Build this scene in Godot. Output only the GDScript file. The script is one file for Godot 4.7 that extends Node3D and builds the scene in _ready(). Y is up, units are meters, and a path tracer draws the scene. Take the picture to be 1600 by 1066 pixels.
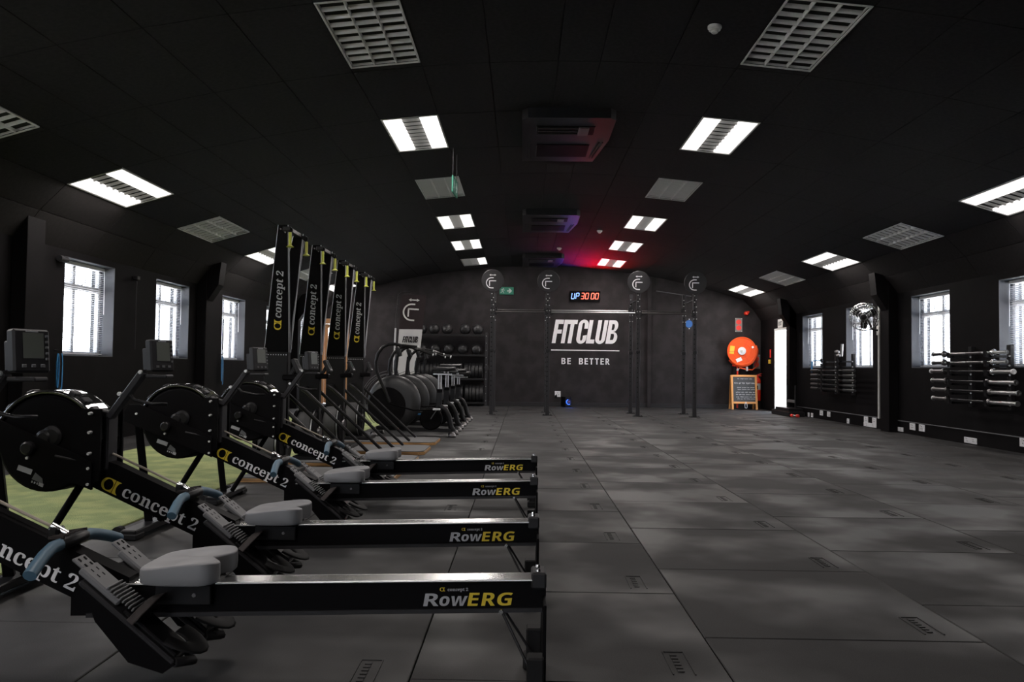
extends Node3D

# ---------------------------------------------------------------- mesh builder
class Mb:
	var v := PackedVector3Array()
	var n := PackedVector3Array()

	func tri(a: Vector3, b: Vector3, c: Vector3, na: Vector3, nb: Vector3, nc: Vector3) -> void:
		var g := (b - a).cross(c - a)
		if g.dot(na + nb + nc) > 0.0:
			v.append(a); v.append(c); v.append(b)
			n.append(na); n.append(nc); n.append(nb)
		else:
			v.append(a); v.append(b); v.append(c)
			n.append(na); n.append(nb); n.append(nc)

	func quad(a: Vector3, b: Vector3, c: Vector3, d: Vector3, m: Vector3) -> Mb:
		tri(a, b, c, m, m, m)
		tri(a, c, d, m, m, m)
		return self

	func quads(a: Vector3, b: Vector3, c: Vector3, d: Vector3, na: Vector3, nb: Vector3, nc: Vector3, nd: Vector3) -> void:
		tri(a, b, c, na, nb, nc)
		tri(a, c, d, na, nc, nd)

	# box with an optional chamfer along every edge
	func box(c: Vector3, s: Vector3, ch := 0.0, bs := Basis()) -> Mb:
		var h := s * 0.5
		ch = minf(ch, minf(h.x, minf(h.y, h.z)) * 0.9)
		var P := func(axis: int, sg: Array) -> Vector3:
			var p := Vector3()
			for k in 3:
				p[k] = sg[k] * (h[k] if k == axis or ch <= 0.0 else h[k] - ch)
			return c + bs * p
		for i in 3:
			var j := (i + 1) % 3
			var k := (i + 2) % 3
			for si in [-1.0, 1.0]:
				var pts := []
				for q in [[-1.0, -1.0], [1.0, -1.0], [1.0, 1.0], [-1.0, 1.0]]:
					var sg := [0.0, 0.0, 0.0]
					sg[i] = si; sg[j] = q[0]; sg[k] = q[1]
					pts.append(P.call(i, sg))
				var m := Vector3(); m[i] = si
				quad(pts[0], pts[1], pts[2], pts[3], bs * m)
			if ch > 0.0:
				for si in [-1.0, 1.0]:
					for sj in [-1.0, 1.0]:
						var a := [0.0, 0.0, 0.0]; var b := [0.0, 0.0, 0.0]
						a[i] = si; a[j] = sj; a[k] = -1.0
						b[i] = si; b[j] = sj; b[k] = 1.0
						var m := Vector3(); m[i] = si; m[j] = sj
						quad(P.call(i, a), P.call(i, b), P.call(j, b), P.call(j, a), (bs * m).normalized())
		if ch > 0.0:
			for sx in [-1.0, 1.0]:
				for sy in [-1.0, 1.0]:
					for sz in [-1.0, 1.0]:
						var m := (bs * Vector3(sx, sy, sz)).normalized()
						tri(P.call(0, [sx, sy, sz]), P.call(1, [sx, sy, sz]), P.call(2, [sx, sy, sz]), m, m, m)
		return self

	# box section bar from a to b, w across, h along the "up" hint
	func bar(a: Vector3, b: Vector3, w: float, h: float, ch := 0.0, up := Vector3.UP) -> Mb:
		var d := (b - a).normalized()
		var s := d.cross(up).normalized()
		var u := s.cross(d).normalized()
		return box((a + b) * 0.5, Vector3(w, h, a.distance_to(b)), ch, Basis(s, u, -d))

	static func side(d: Vector3) -> Vector3:
		return d.cross(Vector3.UP if absf(d.y) < 0.9 else Vector3.RIGHT).normalized()

	func cyl(a: Vector3, b: Vector3, ra: float, rb := -1.0, seg := 16, caps := true) -> Mb:
		if rb < 0.0: rb = ra
		var d := (b - a).normalized()
		var s := side(d)
		var t := d.cross(s)
		var tilt := (ra - rb) / maxf(a.distance_to(b), 1e-6)
		for i in seg:
			var p := TAU * i / seg
			var q := TAU * (i + 1) / seg
			var e := s * cos(p) + t * sin(p)
			var f := s * cos(q) + t * sin(q)
			var ne := (e + d * tilt).normalized()
			var nf := (f + d * tilt).normalized()
			quads(a + e * ra, a + f * ra, b + f * rb, b + e * rb, ne, nf, nf, ne)
			if caps:
				if ra > 0.0: tri(a, a + e * ra, a + f * ra, -d, -d, -d)
				if rb > 0.0: tri(b, b + e * rb, b + f * rb, d, d, d)
		return self

	# lofted surface through closed rings, smooth
	func loft(rings: Array, cap0 := true, cap1 := true) -> Mb:
		var R := rings.size()
		var K: int = rings[0].size()
		var cen := Vector3()
		var ns := []
		for r in R:
			var row := PackedVector3Array()
			cen = Vector3()
			for p in rings[r]: cen += p
			cen /= K
			for k in K:
				var du: Vector3 = rings[r][(k + 1) % K] - rings[r][(k - 1 + K) % K]
				var dv: Vector3 = rings[mini(r + 1, R - 1)][k] - rings[maxi(r - 1, 0)][k]
				var m := du.cross(dv).normalized()
				row.append(m)
			ns.append(row)
		# orientation: compare with the outward direction of the middle ring
		var mid := R / 2
		cen = Vector3()
		for r in R:
			for p in rings[r]: cen += p
		cen /= R * K
		var vote := 0.0
		for r in R:
			for k in K: vote += ns[r][k].dot(rings[r][k] - cen)
		var sg := -1.0 if vote < 0.0 else 1.0
		for r in R - 1:
			for k in K:
				var l := (k + 1) % K
				quads(rings[r][k], rings[r][l], rings[r + 1][l], rings[r + 1][k], ns[r][k] * sg, ns[r][l] * sg, ns[r + 1][l] * sg, ns[r + 1][k] * sg)
		for e in [[0, cap0, 1], [R - 1, cap1, R - 2]]:
			if e[1]:
				var c := Vector3()
				var o := Vector3()
				for p in rings[e[0]]: c += p
				for p in rings[e[2]]: o += p
				c /= K; o /= K
				var m := Vector3()
				for k in K: m += (rings[e[0]][k] - c).cross(rings[e[0]][(k + 1) % K] - c)
				m = m.normalized()
				if m.dot(c - o) < 0.0: m = -m
				for k in K: tri(c, rings[e[0]][k], rings[e[0]][(k + 1) % K], m, m, m)
		return self

	func tube(pts: Array, r: float, seg := 8, caps := true, flat := 1.0) -> Mb:
		var rings := []
		var up := Vector3()
		for i in pts.size():
			var d: Vector3 = (pts[mini(i + 1, pts.size() - 1)] - pts[maxi(i - 1, 0)]).normalized()
			if up == Vector3(): up = side(d)
			up = (up - d * up.dot(d)).normalized()
			var t := d.cross(up)
			var ring := PackedVector3Array()
			for k in seg:
				var p := TAU * k / seg
				ring.append(pts[i] + (up * cos(p) + t * sin(p) * flat) * r)
			rings.append(ring)
		return loft(rings, caps, caps)

	# profile of (radius, height) turned about the y axis of xf
	func lathe(prof: Array, xf := Transform3D(), seg := 24, smooth := false) -> Mb:
		var P := prof.size()
		var nm := []
		for i in P - 1:
			var e: Vector2 = prof[i + 1] - prof[i]
			nm.append(Vector2(e.y, -e.x).normalized())
		for i in P - 1:
			var na: Vector2 = nm[i]
			var nb: Vector2 = nm[i]
			if smooth:
				na = (nm[i] + nm[maxi(i - 1, 0)]).normalized()
				nb = (nm[i] + nm[mini(i + 1, P - 2)]).normalized()
			for k in seg:
				var p := TAU * k / seg
				var q := TAU * (k + 1) / seg
				var e := Vector3(cos(p), 0, sin(p))
				var f := Vector3(cos(q), 0, sin(q))
				var a: Vector2 = prof[i]
				var b: Vector2 = prof[i + 1]
				var bs := xf.basis
				quads(xf * (e * a.x + Vector3.UP * a.y), xf * (f * a.x + Vector3.UP * a.y), xf * (f * b.x + Vector3.UP * b.y), xf * (e * b.x + Vector3.UP * b.y),
					bs * (e * na.x + Vector3.UP * na.y), bs * (f * na.x + Vector3.UP * na.y), bs * (f * nb.x + Vector3.UP * nb.y), bs * (e * nb.x + Vector3.UP * nb.y))
		return self

	func ball(c: Vector3, r: float, seg := 16) -> Mb:
		var prof := []
		var rows := maxi(seg / 2, 4)
		for i in rows + 1:
			var a := PI * i / rows - PI / 2
			prof.append(Vector2(cos(a) * r, sin(a) * r))
		return lathe(prof, Transform3D(Basis(), c), seg, true)

	# polygon in the xy plane of xf, d thick (centred)
	func prism(poly: PackedVector2Array, d: float, xf := Transform3D()) -> Mb:
		var idx := Geometry2D.triangulate_polygon(poly)
		var fz := (xf.basis * Vector3(0, 0, 1)).normalized()
		for i in range(0, idx.size(), 3):
			var p := []
			for k in 3: p.append(poly[idx[i + k]])
			tri(xf * Vector3(p[0].x, p[0].y, d / 2), xf * Vector3(p[1].x, p[1].y, d / 2), xf * Vector3(p[2].x, p[2].y, d / 2), fz, fz, fz)
			tri(xf * Vector3(p[0].x, p[0].y, -d / 2), xf * Vector3(p[1].x, p[1].y, -d / 2), xf * Vector3(p[2].x, p[2].y, -d / 2), -fz, -fz, -fz)
		var sg := -1.0 if Geometry2D.is_polygon_clockwise(poly) else 1.0
		for i in poly.size():
			var a := poly[i]
			var b := poly[(i + 1) % poly.size()]
			var e := (b - a).normalized()
			var m := (xf.basis * (Vector3(e.y, -e.x, 0) * sg)).normalized()
			quad(xf * Vector3(a.x, a.y, -d / 2), xf * Vector3(b.x, b.y, -d / 2), xf * Vector3(b.x, b.y, d / 2), xf * Vector3(a.x, a.y, d / 2), m)
		return self

	# lettering: h is the height of a capital, stands on the xy plane of xf, left edge or centre at the origin
	func text(s: String, font: Font, h: float, d: float, xf := Transform3D(), width := 0.0, centre := true, shear := 0.0) -> Mb:
		var t := TextMesh.new()
		t.font = font
		t.font_size = 48
		t.text = s
		t.pixel_size = 1.0
		t.depth = 0.001
		t.curve_step = 1.5
		t.horizontal_alignment = HORIZONTAL_ALIGNMENT_CENTER
		var arr := t.get_mesh_arrays()
		var pv: PackedVector3Array = arr[Mesh.ARRAY_VERTEX]
		var pn: PackedVector3Array = arr[Mesh.ARRAY_NORMAL]
		var ix = arr[Mesh.ARRAY_INDEX]
		var lo := Vector3(1e9, 1e9, 0)
		var hi := -lo
		for p in pv:
			lo = lo.min(p); hi = hi.max(p)
		var base := 0.0
		var k := h / (0.714 * 48.0)
		var kx := k if width <= 0.0 else width / (hi.x - lo.x)
		var t2 := TextMesh.new()   # a capital, for the base line
		t2.font = font; t2.font_size = 48; t2.text = "E"; t2.pixel_size = 1.0; t2.depth = 0.001
		var cv: PackedVector3Array = t2.get_mesh_arrays()[Mesh.ARRAY_VERTEX]
		base = 1e9
		for p in cv: base = minf(base, p.y)
		var x0 := (lo.x + hi.x) / 2 if centre else lo.x
		var cnt: int = ix.size() if ix != null else pv.size()
		for i in range(0, cnt, 3):
			var P := []
			var N := []
			for j in 3:
				var q: int = ix[i + j] if ix != null else i + j
				var w := Vector3((pv[q].x - x0) * kx, (pv[q].y - base) * k, signf(pv[q].z) * d / 2)
				w.x += w.y * shear
				P.append(xf * w)
				N.append((xf.basis * pn[q]).normalized())
			tri(P[0], P[1], P[2], N[0], N[1], N[2])
		return self

	func mesh() -> ArrayMesh:
		var a := []
		a.resize(Mesh.ARRAY_MAX)
		a[Mesh.ARRAY_VERTEX] = v
		a[Mesh.ARRAY_NORMAL] = n
		var m := ArrayMesh.new()
		m.add_surface_from_arrays(Mesh.PRIMITIVE_TRIANGLES, a)
		return m


# ---------------------------------------------------------------- helpers
var M := {}
var names := {}
var sans: SystemFont
var sans_plain: SystemFont
var serif: SystemFont
var rng := RandomNumberGenerator.new()


func numbered(s: String) -> String:
	var k: int = names.get(s, 0)
	names[s] = k + 1
	return s if k == 0 else "%s_%03d" % [s, k]


func part(called: String, st: Mb, mat: Material, parent: Node) -> MeshInstance3D:
	var o := MeshInstance3D.new()
	o.mesh = st.mesh()
	o.material_override = mat
	var base := called
	var k := 0
	while parent.has_node(NodePath(called)):
		k += 1
		called = "%s_%03d" % [base, k]
	o.name = called
	parent.add_child(o, true)
	return o


func piece(called: String, mesh: Mesh, mat: Material, parent: Node, at := Transform3D()) -> MeshInstance3D:
	var o := MeshInstance3D.new()
	o.mesh = mesh
	o.material_override = mat
	o.name = called
	o.transform = at
	parent.add_child(o, true)
	return o


func tag(o: Node, label: String, category: String, group := "") -> void:
	if label: o.set_meta("label", label)
	if category: o.set_meta("category", category)
	if group: o.set_meta("group", group)


func thing(called: String, label: String, category: String, at := Vector3.ZERO, turn := 0.0, group := "") -> Node3D:
	var o := Node3D.new()
	o.name = numbered(called)
	add_child(o, true)
	o.position = at
	o.rotation.y = turn
	tag(o, label, category, group)
	return o


func single(called: String, st: Mb, mat: Material, label: String, category: String, group := "", at := Vector3.ZERO) -> MeshInstance3D:
	var o := part(numbered(called), st, mat, self)
	o.position = at
	tag(o, label, category, group)
	return o


func struct(called: String, st: Mb, mat: Material) -> MeshInstance3D:
	var o := part(called, st, mat, self)
	o.set_meta("kind", "structure")
	return o


func stuff(o: Node) -> Node:
	o.set_meta("kind", "stuff")
	return o


func dup(src: Node3D, at: Vector3, label: String, turn := 0.0) -> Node3D:
	var c: Node3D = src.duplicate()
	var base := str(src.name)
	c.name = numbered(base)
	add_child(c, true)
	c.position = at
	c.rotation.y = turn
	c.set_meta("label", label)
	return c


func lin(r: float, g: float, b: float) -> Color:
	return Color(r, g, b).linear_to_srgb()


func mat(called: String, c: Color, rough := 0.5, metal := 0.0) -> StandardMaterial3D:
	var m := StandardMaterial3D.new()
	m.resource_name = called
	m.albedo_color = c
	m.roughness = rough
	m.metallic = metal
	M[called] = m
	return m


func glow(called: String, c: Color, energy: float) -> StandardMaterial3D:
	var m := mat(called, Color(0.5, 0.5, 0.5), 0.5)
	m.emission_enabled = true
	m.emission = c
	m.emission_energy_multiplier = energy
	return m


func noise_tex(sd: int, freq: float, lo: Color, hi: Color, size := 512, oct := 4, a := 0.25, b := 0.75) -> NoiseTexture2D:
	var f := FastNoiseLite.new()
	f.seed = sd
	f.noise_type = FastNoiseLite.TYPE_SIMPLEX_SMOOTH
	f.frequency = freq
	f.fractal_octaves = oct
	var t := NoiseTexture2D.new()
	t.width = size
	t.height = size
	t.seamless = true
	t.noise = f
	var g := Gradient.new()
	g.offsets = PackedFloat32Array([a, b])
	g.colors = PackedColorArray([lo, hi])
	t.color_ramp = g
	return t


func V(x: float, y: float, z: float) -> Vector3:
	return Vector3(x, y, z)


const ZB := -20.3
const XL := -5.2
const XR := 6.1
const AX := 0.454


# a point on the far wall: coordinates were measured on the plane z = -20.2 and are carried along the sight line to the wall
func bw(x: float, y: float, off := 0.0) -> Vector3:
	var k := (ZB + off) / -20.2
	return Vector3(x * k, 0.9566 + (y - 0.9566) * k, ZB + off)


# height of the vaulted ceiling at distance d from the room's axis
func arch(d: float) -> float:
	d = absf(d)
	if d <= 5.18: return 3.61 - d * d / 33.2
	if d <= 5.45: return lerpf(2.802, 2.53, (d - 5.18) / 0.27)
	return lerpf(2.53, 2.22, (d - 5.45) / 0.22)


func materials() -> void:
	# rubber mats: three tones of the same recycled rubber
	var blot := noise_tex(3, 0.006, Color(0.82, 0.82, 0.82), Color(1, 1, 1), 1024, 5, 0.3, 0.7)
	var speck := noise_tex(9, 0.2, Color(0.72, 0.72, 0.72), Color(1, 1, 1), 512, 2, 0.3, 0.7)
	var rg := noise_tex(5, 0.008, Color(0.52, 0.52, 0.52), Color(0.8, 0.8, 0.8), 512, 4, 0.3, 0.7)
	for k in 3:
		var m := mat("rubber_%d" % k, lin(0.0308, 0.0288, 0.0284) * [1.0, 0.975, 1.02][k], 1.0)
		m.albedo_texture = blot
		m.roughness_texture = rg
		m.uv1_triplanar = true
		m.uv1_world_triplanar = true
		m.uv1_scale = Vector3(0.22, 0.22, 0.22)
		m.uv1_offset = Vector3(0.31 * k, 0.2 * k, 0.17 * k)
		m.detail_enabled = true
		m.detail_albedo = speck
		m.detail_blend_mode = BaseMaterial3D.BLEND_MODE_MUL
		m.detail_uv_layer = BaseMaterial3D.DETAIL_UV_2
		m.uv2_triplanar = true
		m.uv2_world_triplanar = true
		m.uv2_scale = Vector3(2.2, 2.2, 2.2)
	var tf := mat("turf", lin(0.4, 0.44, 0.2), 0.95)
	tf.albedo_texture = noise_tex(12, 0.008, Color(0.84, 0.88, 0.84), Color(1, 1, 0.95), 512, 3, 0.3, 0.7)
	tf.uv1_triplanar = true
	tf.uv1_world_triplanar = true
	tf.uv1_scale = Vector3(0.7, 0.7, 0.7)
	tf.heightmap_enabled = true
	tf.heightmap_texture = noise_tex(13, 0.35, Color.BLACK, Color.WHITE, 512, 2)
	tf.heightmap_scale = 0.6
	var wn := noise_tex(21, 0.01, Color(0.86, 0.86, 0.86), Color(1, 1, 1), 512, 4)
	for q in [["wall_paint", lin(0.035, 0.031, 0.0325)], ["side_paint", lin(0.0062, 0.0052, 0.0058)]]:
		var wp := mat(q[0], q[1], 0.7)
		wp.metallic_specular = 0.2
		wp.albedo_texture = wn
		wp.uv1_triplanar = true
		wp.uv1_world_triplanar = true
		wp.uv1_scale = Vector3(0.4, 0.4, 0.4)
	var cp := mat("ceiling_tile", lin(0.0185, 0.0162, 0.0162), 0.85)
	cp.metallic_specular = 0.25
	cp.albedo_texture = noise_tex(22, 0.05, Color(0.85, 0.85, 0.85), Color(1, 1, 1), 512, 3)
	cp.uv1_triplanar = true
	cp.uv1_world_triplanar = true
	cp.uv1_scale = Vector3(0.8, 0.8, 0.8)
	mat("ceiling_void", lin(0.006, 0.006, 0.006), 0.9)
	mat("reveal", lin(0.07, 0.075, 0.088), 0.6)
	mat("concrete", lin(0.75, 0.74, 0.72), 0.9)
	mat("black", lin(0.0055, 0.005, 0.0055), 0.48).metallic_specular = 0.14
	mat("black_satin", lin(0.011, 0.0105, 0.0115), 0.36).metallic_specular = 0.35
	mat("black_matt", lin(0.006, 0.0055, 0.006), 0.75).metallic_specular = 0.2
	mat("charcoal", lin(0.024, 0.023, 0.025), 0.5).metallic_specular = 0.35
	mat("rubber_black", lin(0.012, 0.0115, 0.012), 0.65).metallic_specular = 0.3
	var gl := mat("black_gloss", lin(0.01, 0.01, 0.01), 0.16)
	gl.clearcoat_enabled = true
	gl.clearcoat = 0.8
	gl.clearcoat_roughness = 0.1
	mat("seat_grey", lin(0.21, 0.21, 0.22), 0.5)
	mat("zinc", lin(0.7, 0.7, 0.7), 0.4, 0.2)
	mat("drum_grey", lin(0.075, 0.074, 0.074), 0.5)
	mat("mid_grey", lin(0.12, 0.12, 0.125), 0.5)
	mat("pad_grey", lin(0.16, 0.16, 0.165), 0.55)
	mat("steel", lin(0.66, 0.66, 0.66), 0.24, 1.0)
	mat("brushed", lin(0.5, 0.5, 0.5), 0.36, 1.0)
	mat("chrome", lin(0.7, 0.7, 0.7), 0.22, 1.0)
	mat("dull_steel", lin(0.2, 0.19, 0.19), 0.35, 1.0)
	mat("alu", lin(0.5, 0.5, 0.52), 0.4, 0.6)
	mat("white", lin(0.72, 0.72, 0.74), 0.55)
	mat("off_white", lin(0.55, 0.54, 0.52), 0.6)
	mat("lettering_white", lin(0.82, 0.8, 0.82), 0.6)
	mat("lettering_silver", lin(0.42, 0.42, 0.44), 0.45)
	mat("yellow", lin(0.72, 0.53, 0.03), 0.5)
	mat("handle_yellow", lin(0.6, 0.62, 0.08), 0.5)
	mat("handle_blue", lin(0.07, 0.14, 0.2), 0.5)
	mat("strap_brown", lin(0.022, 0.016, 0.015), 0.8)
	mat("cord", lin(0.35, 0.3, 0.24), 0.5)
	mat("cord_grey", lin(0.3, 0.3, 0.32), 0.5)
	var pl := mat("plywood", lin(0.55, 0.3, 0.11), 0.6)
	pl.albedo_texture = noise_tex(31, 0.03, Color(0.7, 0.7, 0.7), Color(1, 1, 1), 256, 3)
	pl.uv1_triplanar = true
	pl.uv1_scale = Vector3(0.3, 6, 6)
	mat("deck_grey", lin(0.14, 0.14, 0.14), 0.75)
	mat("oak", lin(0.42, 0.22, 0.1), 0.55)
	mat("frame_orange", lin(0.62, 0.27, 0.07), 0.5)
	mat("window_frame", lin(0.42, 0.42, 0.43), 0.5)
	mat("blind", lin(0.5, 0.5, 0.52), 0.5)
	var gs := mat("glass", Color(0.95, 0.98, 1.0, 0.06), 0.03)
	gs.transparency = BaseMaterial3D.TRANSPARENCY_ALPHA
	var gh := mat("screen_glass", lin(0.05, 0.055, 0.055), 0.15)
	gh.metallic_specular = 0.6
	mat("lcd", lin(0.13, 0.14, 0.12), 0.3)
	mat("red", lin(0.78, 0.035, 0.012), 0.38)
	mat("hose_red", lin(0.8, 0.085, 0.01), 0.4)
	mat("sign_red", lin(0.75, 0.04, 0.03), 0.5)
	mat("sign_grey", lin(0.2, 0.19, 0.18), 0.6)
	mat("sign_green", lin(0.01, 0.22, 0.14), 0.5)
	mat("sign_blue", lin(0.02, 0.12, 0.4), 0.5)
	mat("label_yellow", lin(0.75, 0.5, 0.05), 0.5)
	mat("chalkboard", lin(0.045, 0.047, 0.05), 0.75)
	mat("chalk", lin(0.6, 0.6, 0.6), 0.9)
	mat("banner_dark", lin(0.014, 0.006, 0.008), 0.85)
	mat("banner_white", lin(0.5, 0.49, 0.5), 0.8)
	mat("ball_rubber", lin(0.02, 0.0195, 0.021), 0.4)
	mat("plate_rubber", lin(0.016, 0.0155, 0.0165), 0.5)
	mat("fan_grey", lin(0.026, 0.026, 0.027), 0.45)
	mat("band_blue", lin(0.03, 0.2, 0.45), 0.5)
	mat("louvre", lin(0.66, 0.65, 0.63), 0.4)
	glow("lamp", Color(1.0, 0.98, 0.97), 1.6)
	glow("lamp_dim", Color(0.5, 0.47, 0.44), 0.5)
	glow("led_red", Color(1.0, 0.32, 0.16), 2.2)
	glow("led_blue", Color(0.45, 0.62, 1.0), 2.4)
	glow("ring_blue", Color(0.12, 0.42, 1.0), 1.6)
	glow("exit_green", Color(0.0, 0.34, 0.24), 0.16).albedo_color = lin(0.004, 0.12, 0.075)
	glow("exit_white", Color(0.75, 0.85, 0.8), 0.25)


# ---------------------------------------------------------------- scene
func _ready() -> void:
	var cam := Camera3D.new()
	cam.name = "camera"
	cam.fov = 2.0 * rad_to_deg(atan(533.0 / 1231.1))
	cam.near = 0.05
	cam.far = 200.0
	cam.transform = Transform3D(Basis(Vector3.UP, 0.0141) * Basis(Vector3.RIGHT, 0.0348) * Basis(Vector3.BACK, 0.0122), Vector3(0, 0.9566, 0))
	add_child(cam)
	cam.current = true
	var we := WorldEnvironment.new()
	we.name = "environment"
	var e := Environment.new()
	e.background_mode = Environment.BG_SKY
	var sky := Sky.new()
	var sm := ProceduralSkyMaterial.new()
	sm.sky_top_color = Color(0.86, 0.92, 1.0)
	sm.sky_horizon_color = Color(0.95, 0.97, 1.0)
	sm.ground_horizon_color = Color(0.6, 0.6, 0.58)
	sm.ground_bottom_color = Color(0.5, 0.5, 0.48)
	sky.sky_material = sm
	e.sky = sky
	e.background_energy_multiplier = 10.0
	e.tonemap_mode = Environment.TONE_MAPPER_LINEAR
	e.tonemap_exposure = 1.0
	e.sdfgi_enabled = true
	e.ssao_enabled = true
	e.ssil_enabled = true
	we.environment = e
	add_child(we)
	# noon sun, almost overhead: it lights the ground outside, not the room
	var sun := DirectionalLight3D.new()
	sun.name = "sun"
	sun.light_color = Color(1.0, 0.97, 0.93)
	sun.light_energy = 11.0
	sun.light_angular_distance = 3.0
	sun.sky_mode = DirectionalLight3D.SKY_MODE_LIGHT_ONLY
	sun.shadow_enabled = true
	sun.basis = Basis(Vector3.RIGHT, -PI * 0.485)
	add_child(sun)
	rng.seed = 7
	sans = SystemFont.new(); sans.font_names = PackedStringArray(["Droid Sans"]); sans.font_weight = 700
	sans_plain = SystemFont.new(); sans_plain.font_names = PackedStringArray(["Droid Sans"])
	serif = SystemFont.new(); serif.font_names = PackedStringArray(["Droid Serif"]); serif.font_weight = 700
	materials()
	shell()
	windows()
	ceiling_lights()
	rowers()
	ski_machines()
	bikes()
	storage()
	banner()
	rig()
	far_wall()
	right_wall()
	left_wall()
	ceiling_things()


const LAMP := 4.0   # energy of one lit strip


# ---------------------------------------------------------------- room
const LWIN := [[-8.82, -9.92], [-11.05, -12.16], [-13.51, -14.63], [-15.85, -16.95], [-18.3, -19.4]]
const LWIN_NEAR := [[-1.95, -3.05], [-4.25, -5.35]]
const RWIN := [[-9.06, -10.18], [-11.34, -12.46], [-13.82, -14.96], [-16.14, -17.28]]
const SILL := 1.04
const HEAD := 2.17


func wall_with(openings: Array, x: float, out: float, z0: float, z1: float) -> Mb:
	# openings: [near z, far z, bottom, top]
	var m := Mb.new()
	var t := 0.3
	var cx := x + out * t / 2
	var top := 3.0
	var z := z0
	for o in openings:
		if z > o[0]:
			m.box(V(cx, top / 2 - 0.01, (z + o[0]) / 2), V(t, top + 0.02, z - o[0]))
		if o[2] > 0.0:
			m.box(V(cx, o[2] / 2 - 0.01, (o[0] + o[1]) / 2), V(t, o[2] + 0.02, o[0] - o[1]))
		m.box(V(cx, (o[3] + top) / 2, (o[0] + o[1]) / 2), V(t, top - o[3], o[0] - o[1]))
		z = o[1]
	m.box(V(cx, top / 2 - 0.01, (z + z1) / 2), V(t, top + 0.02, z - z1))
	return m


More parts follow.
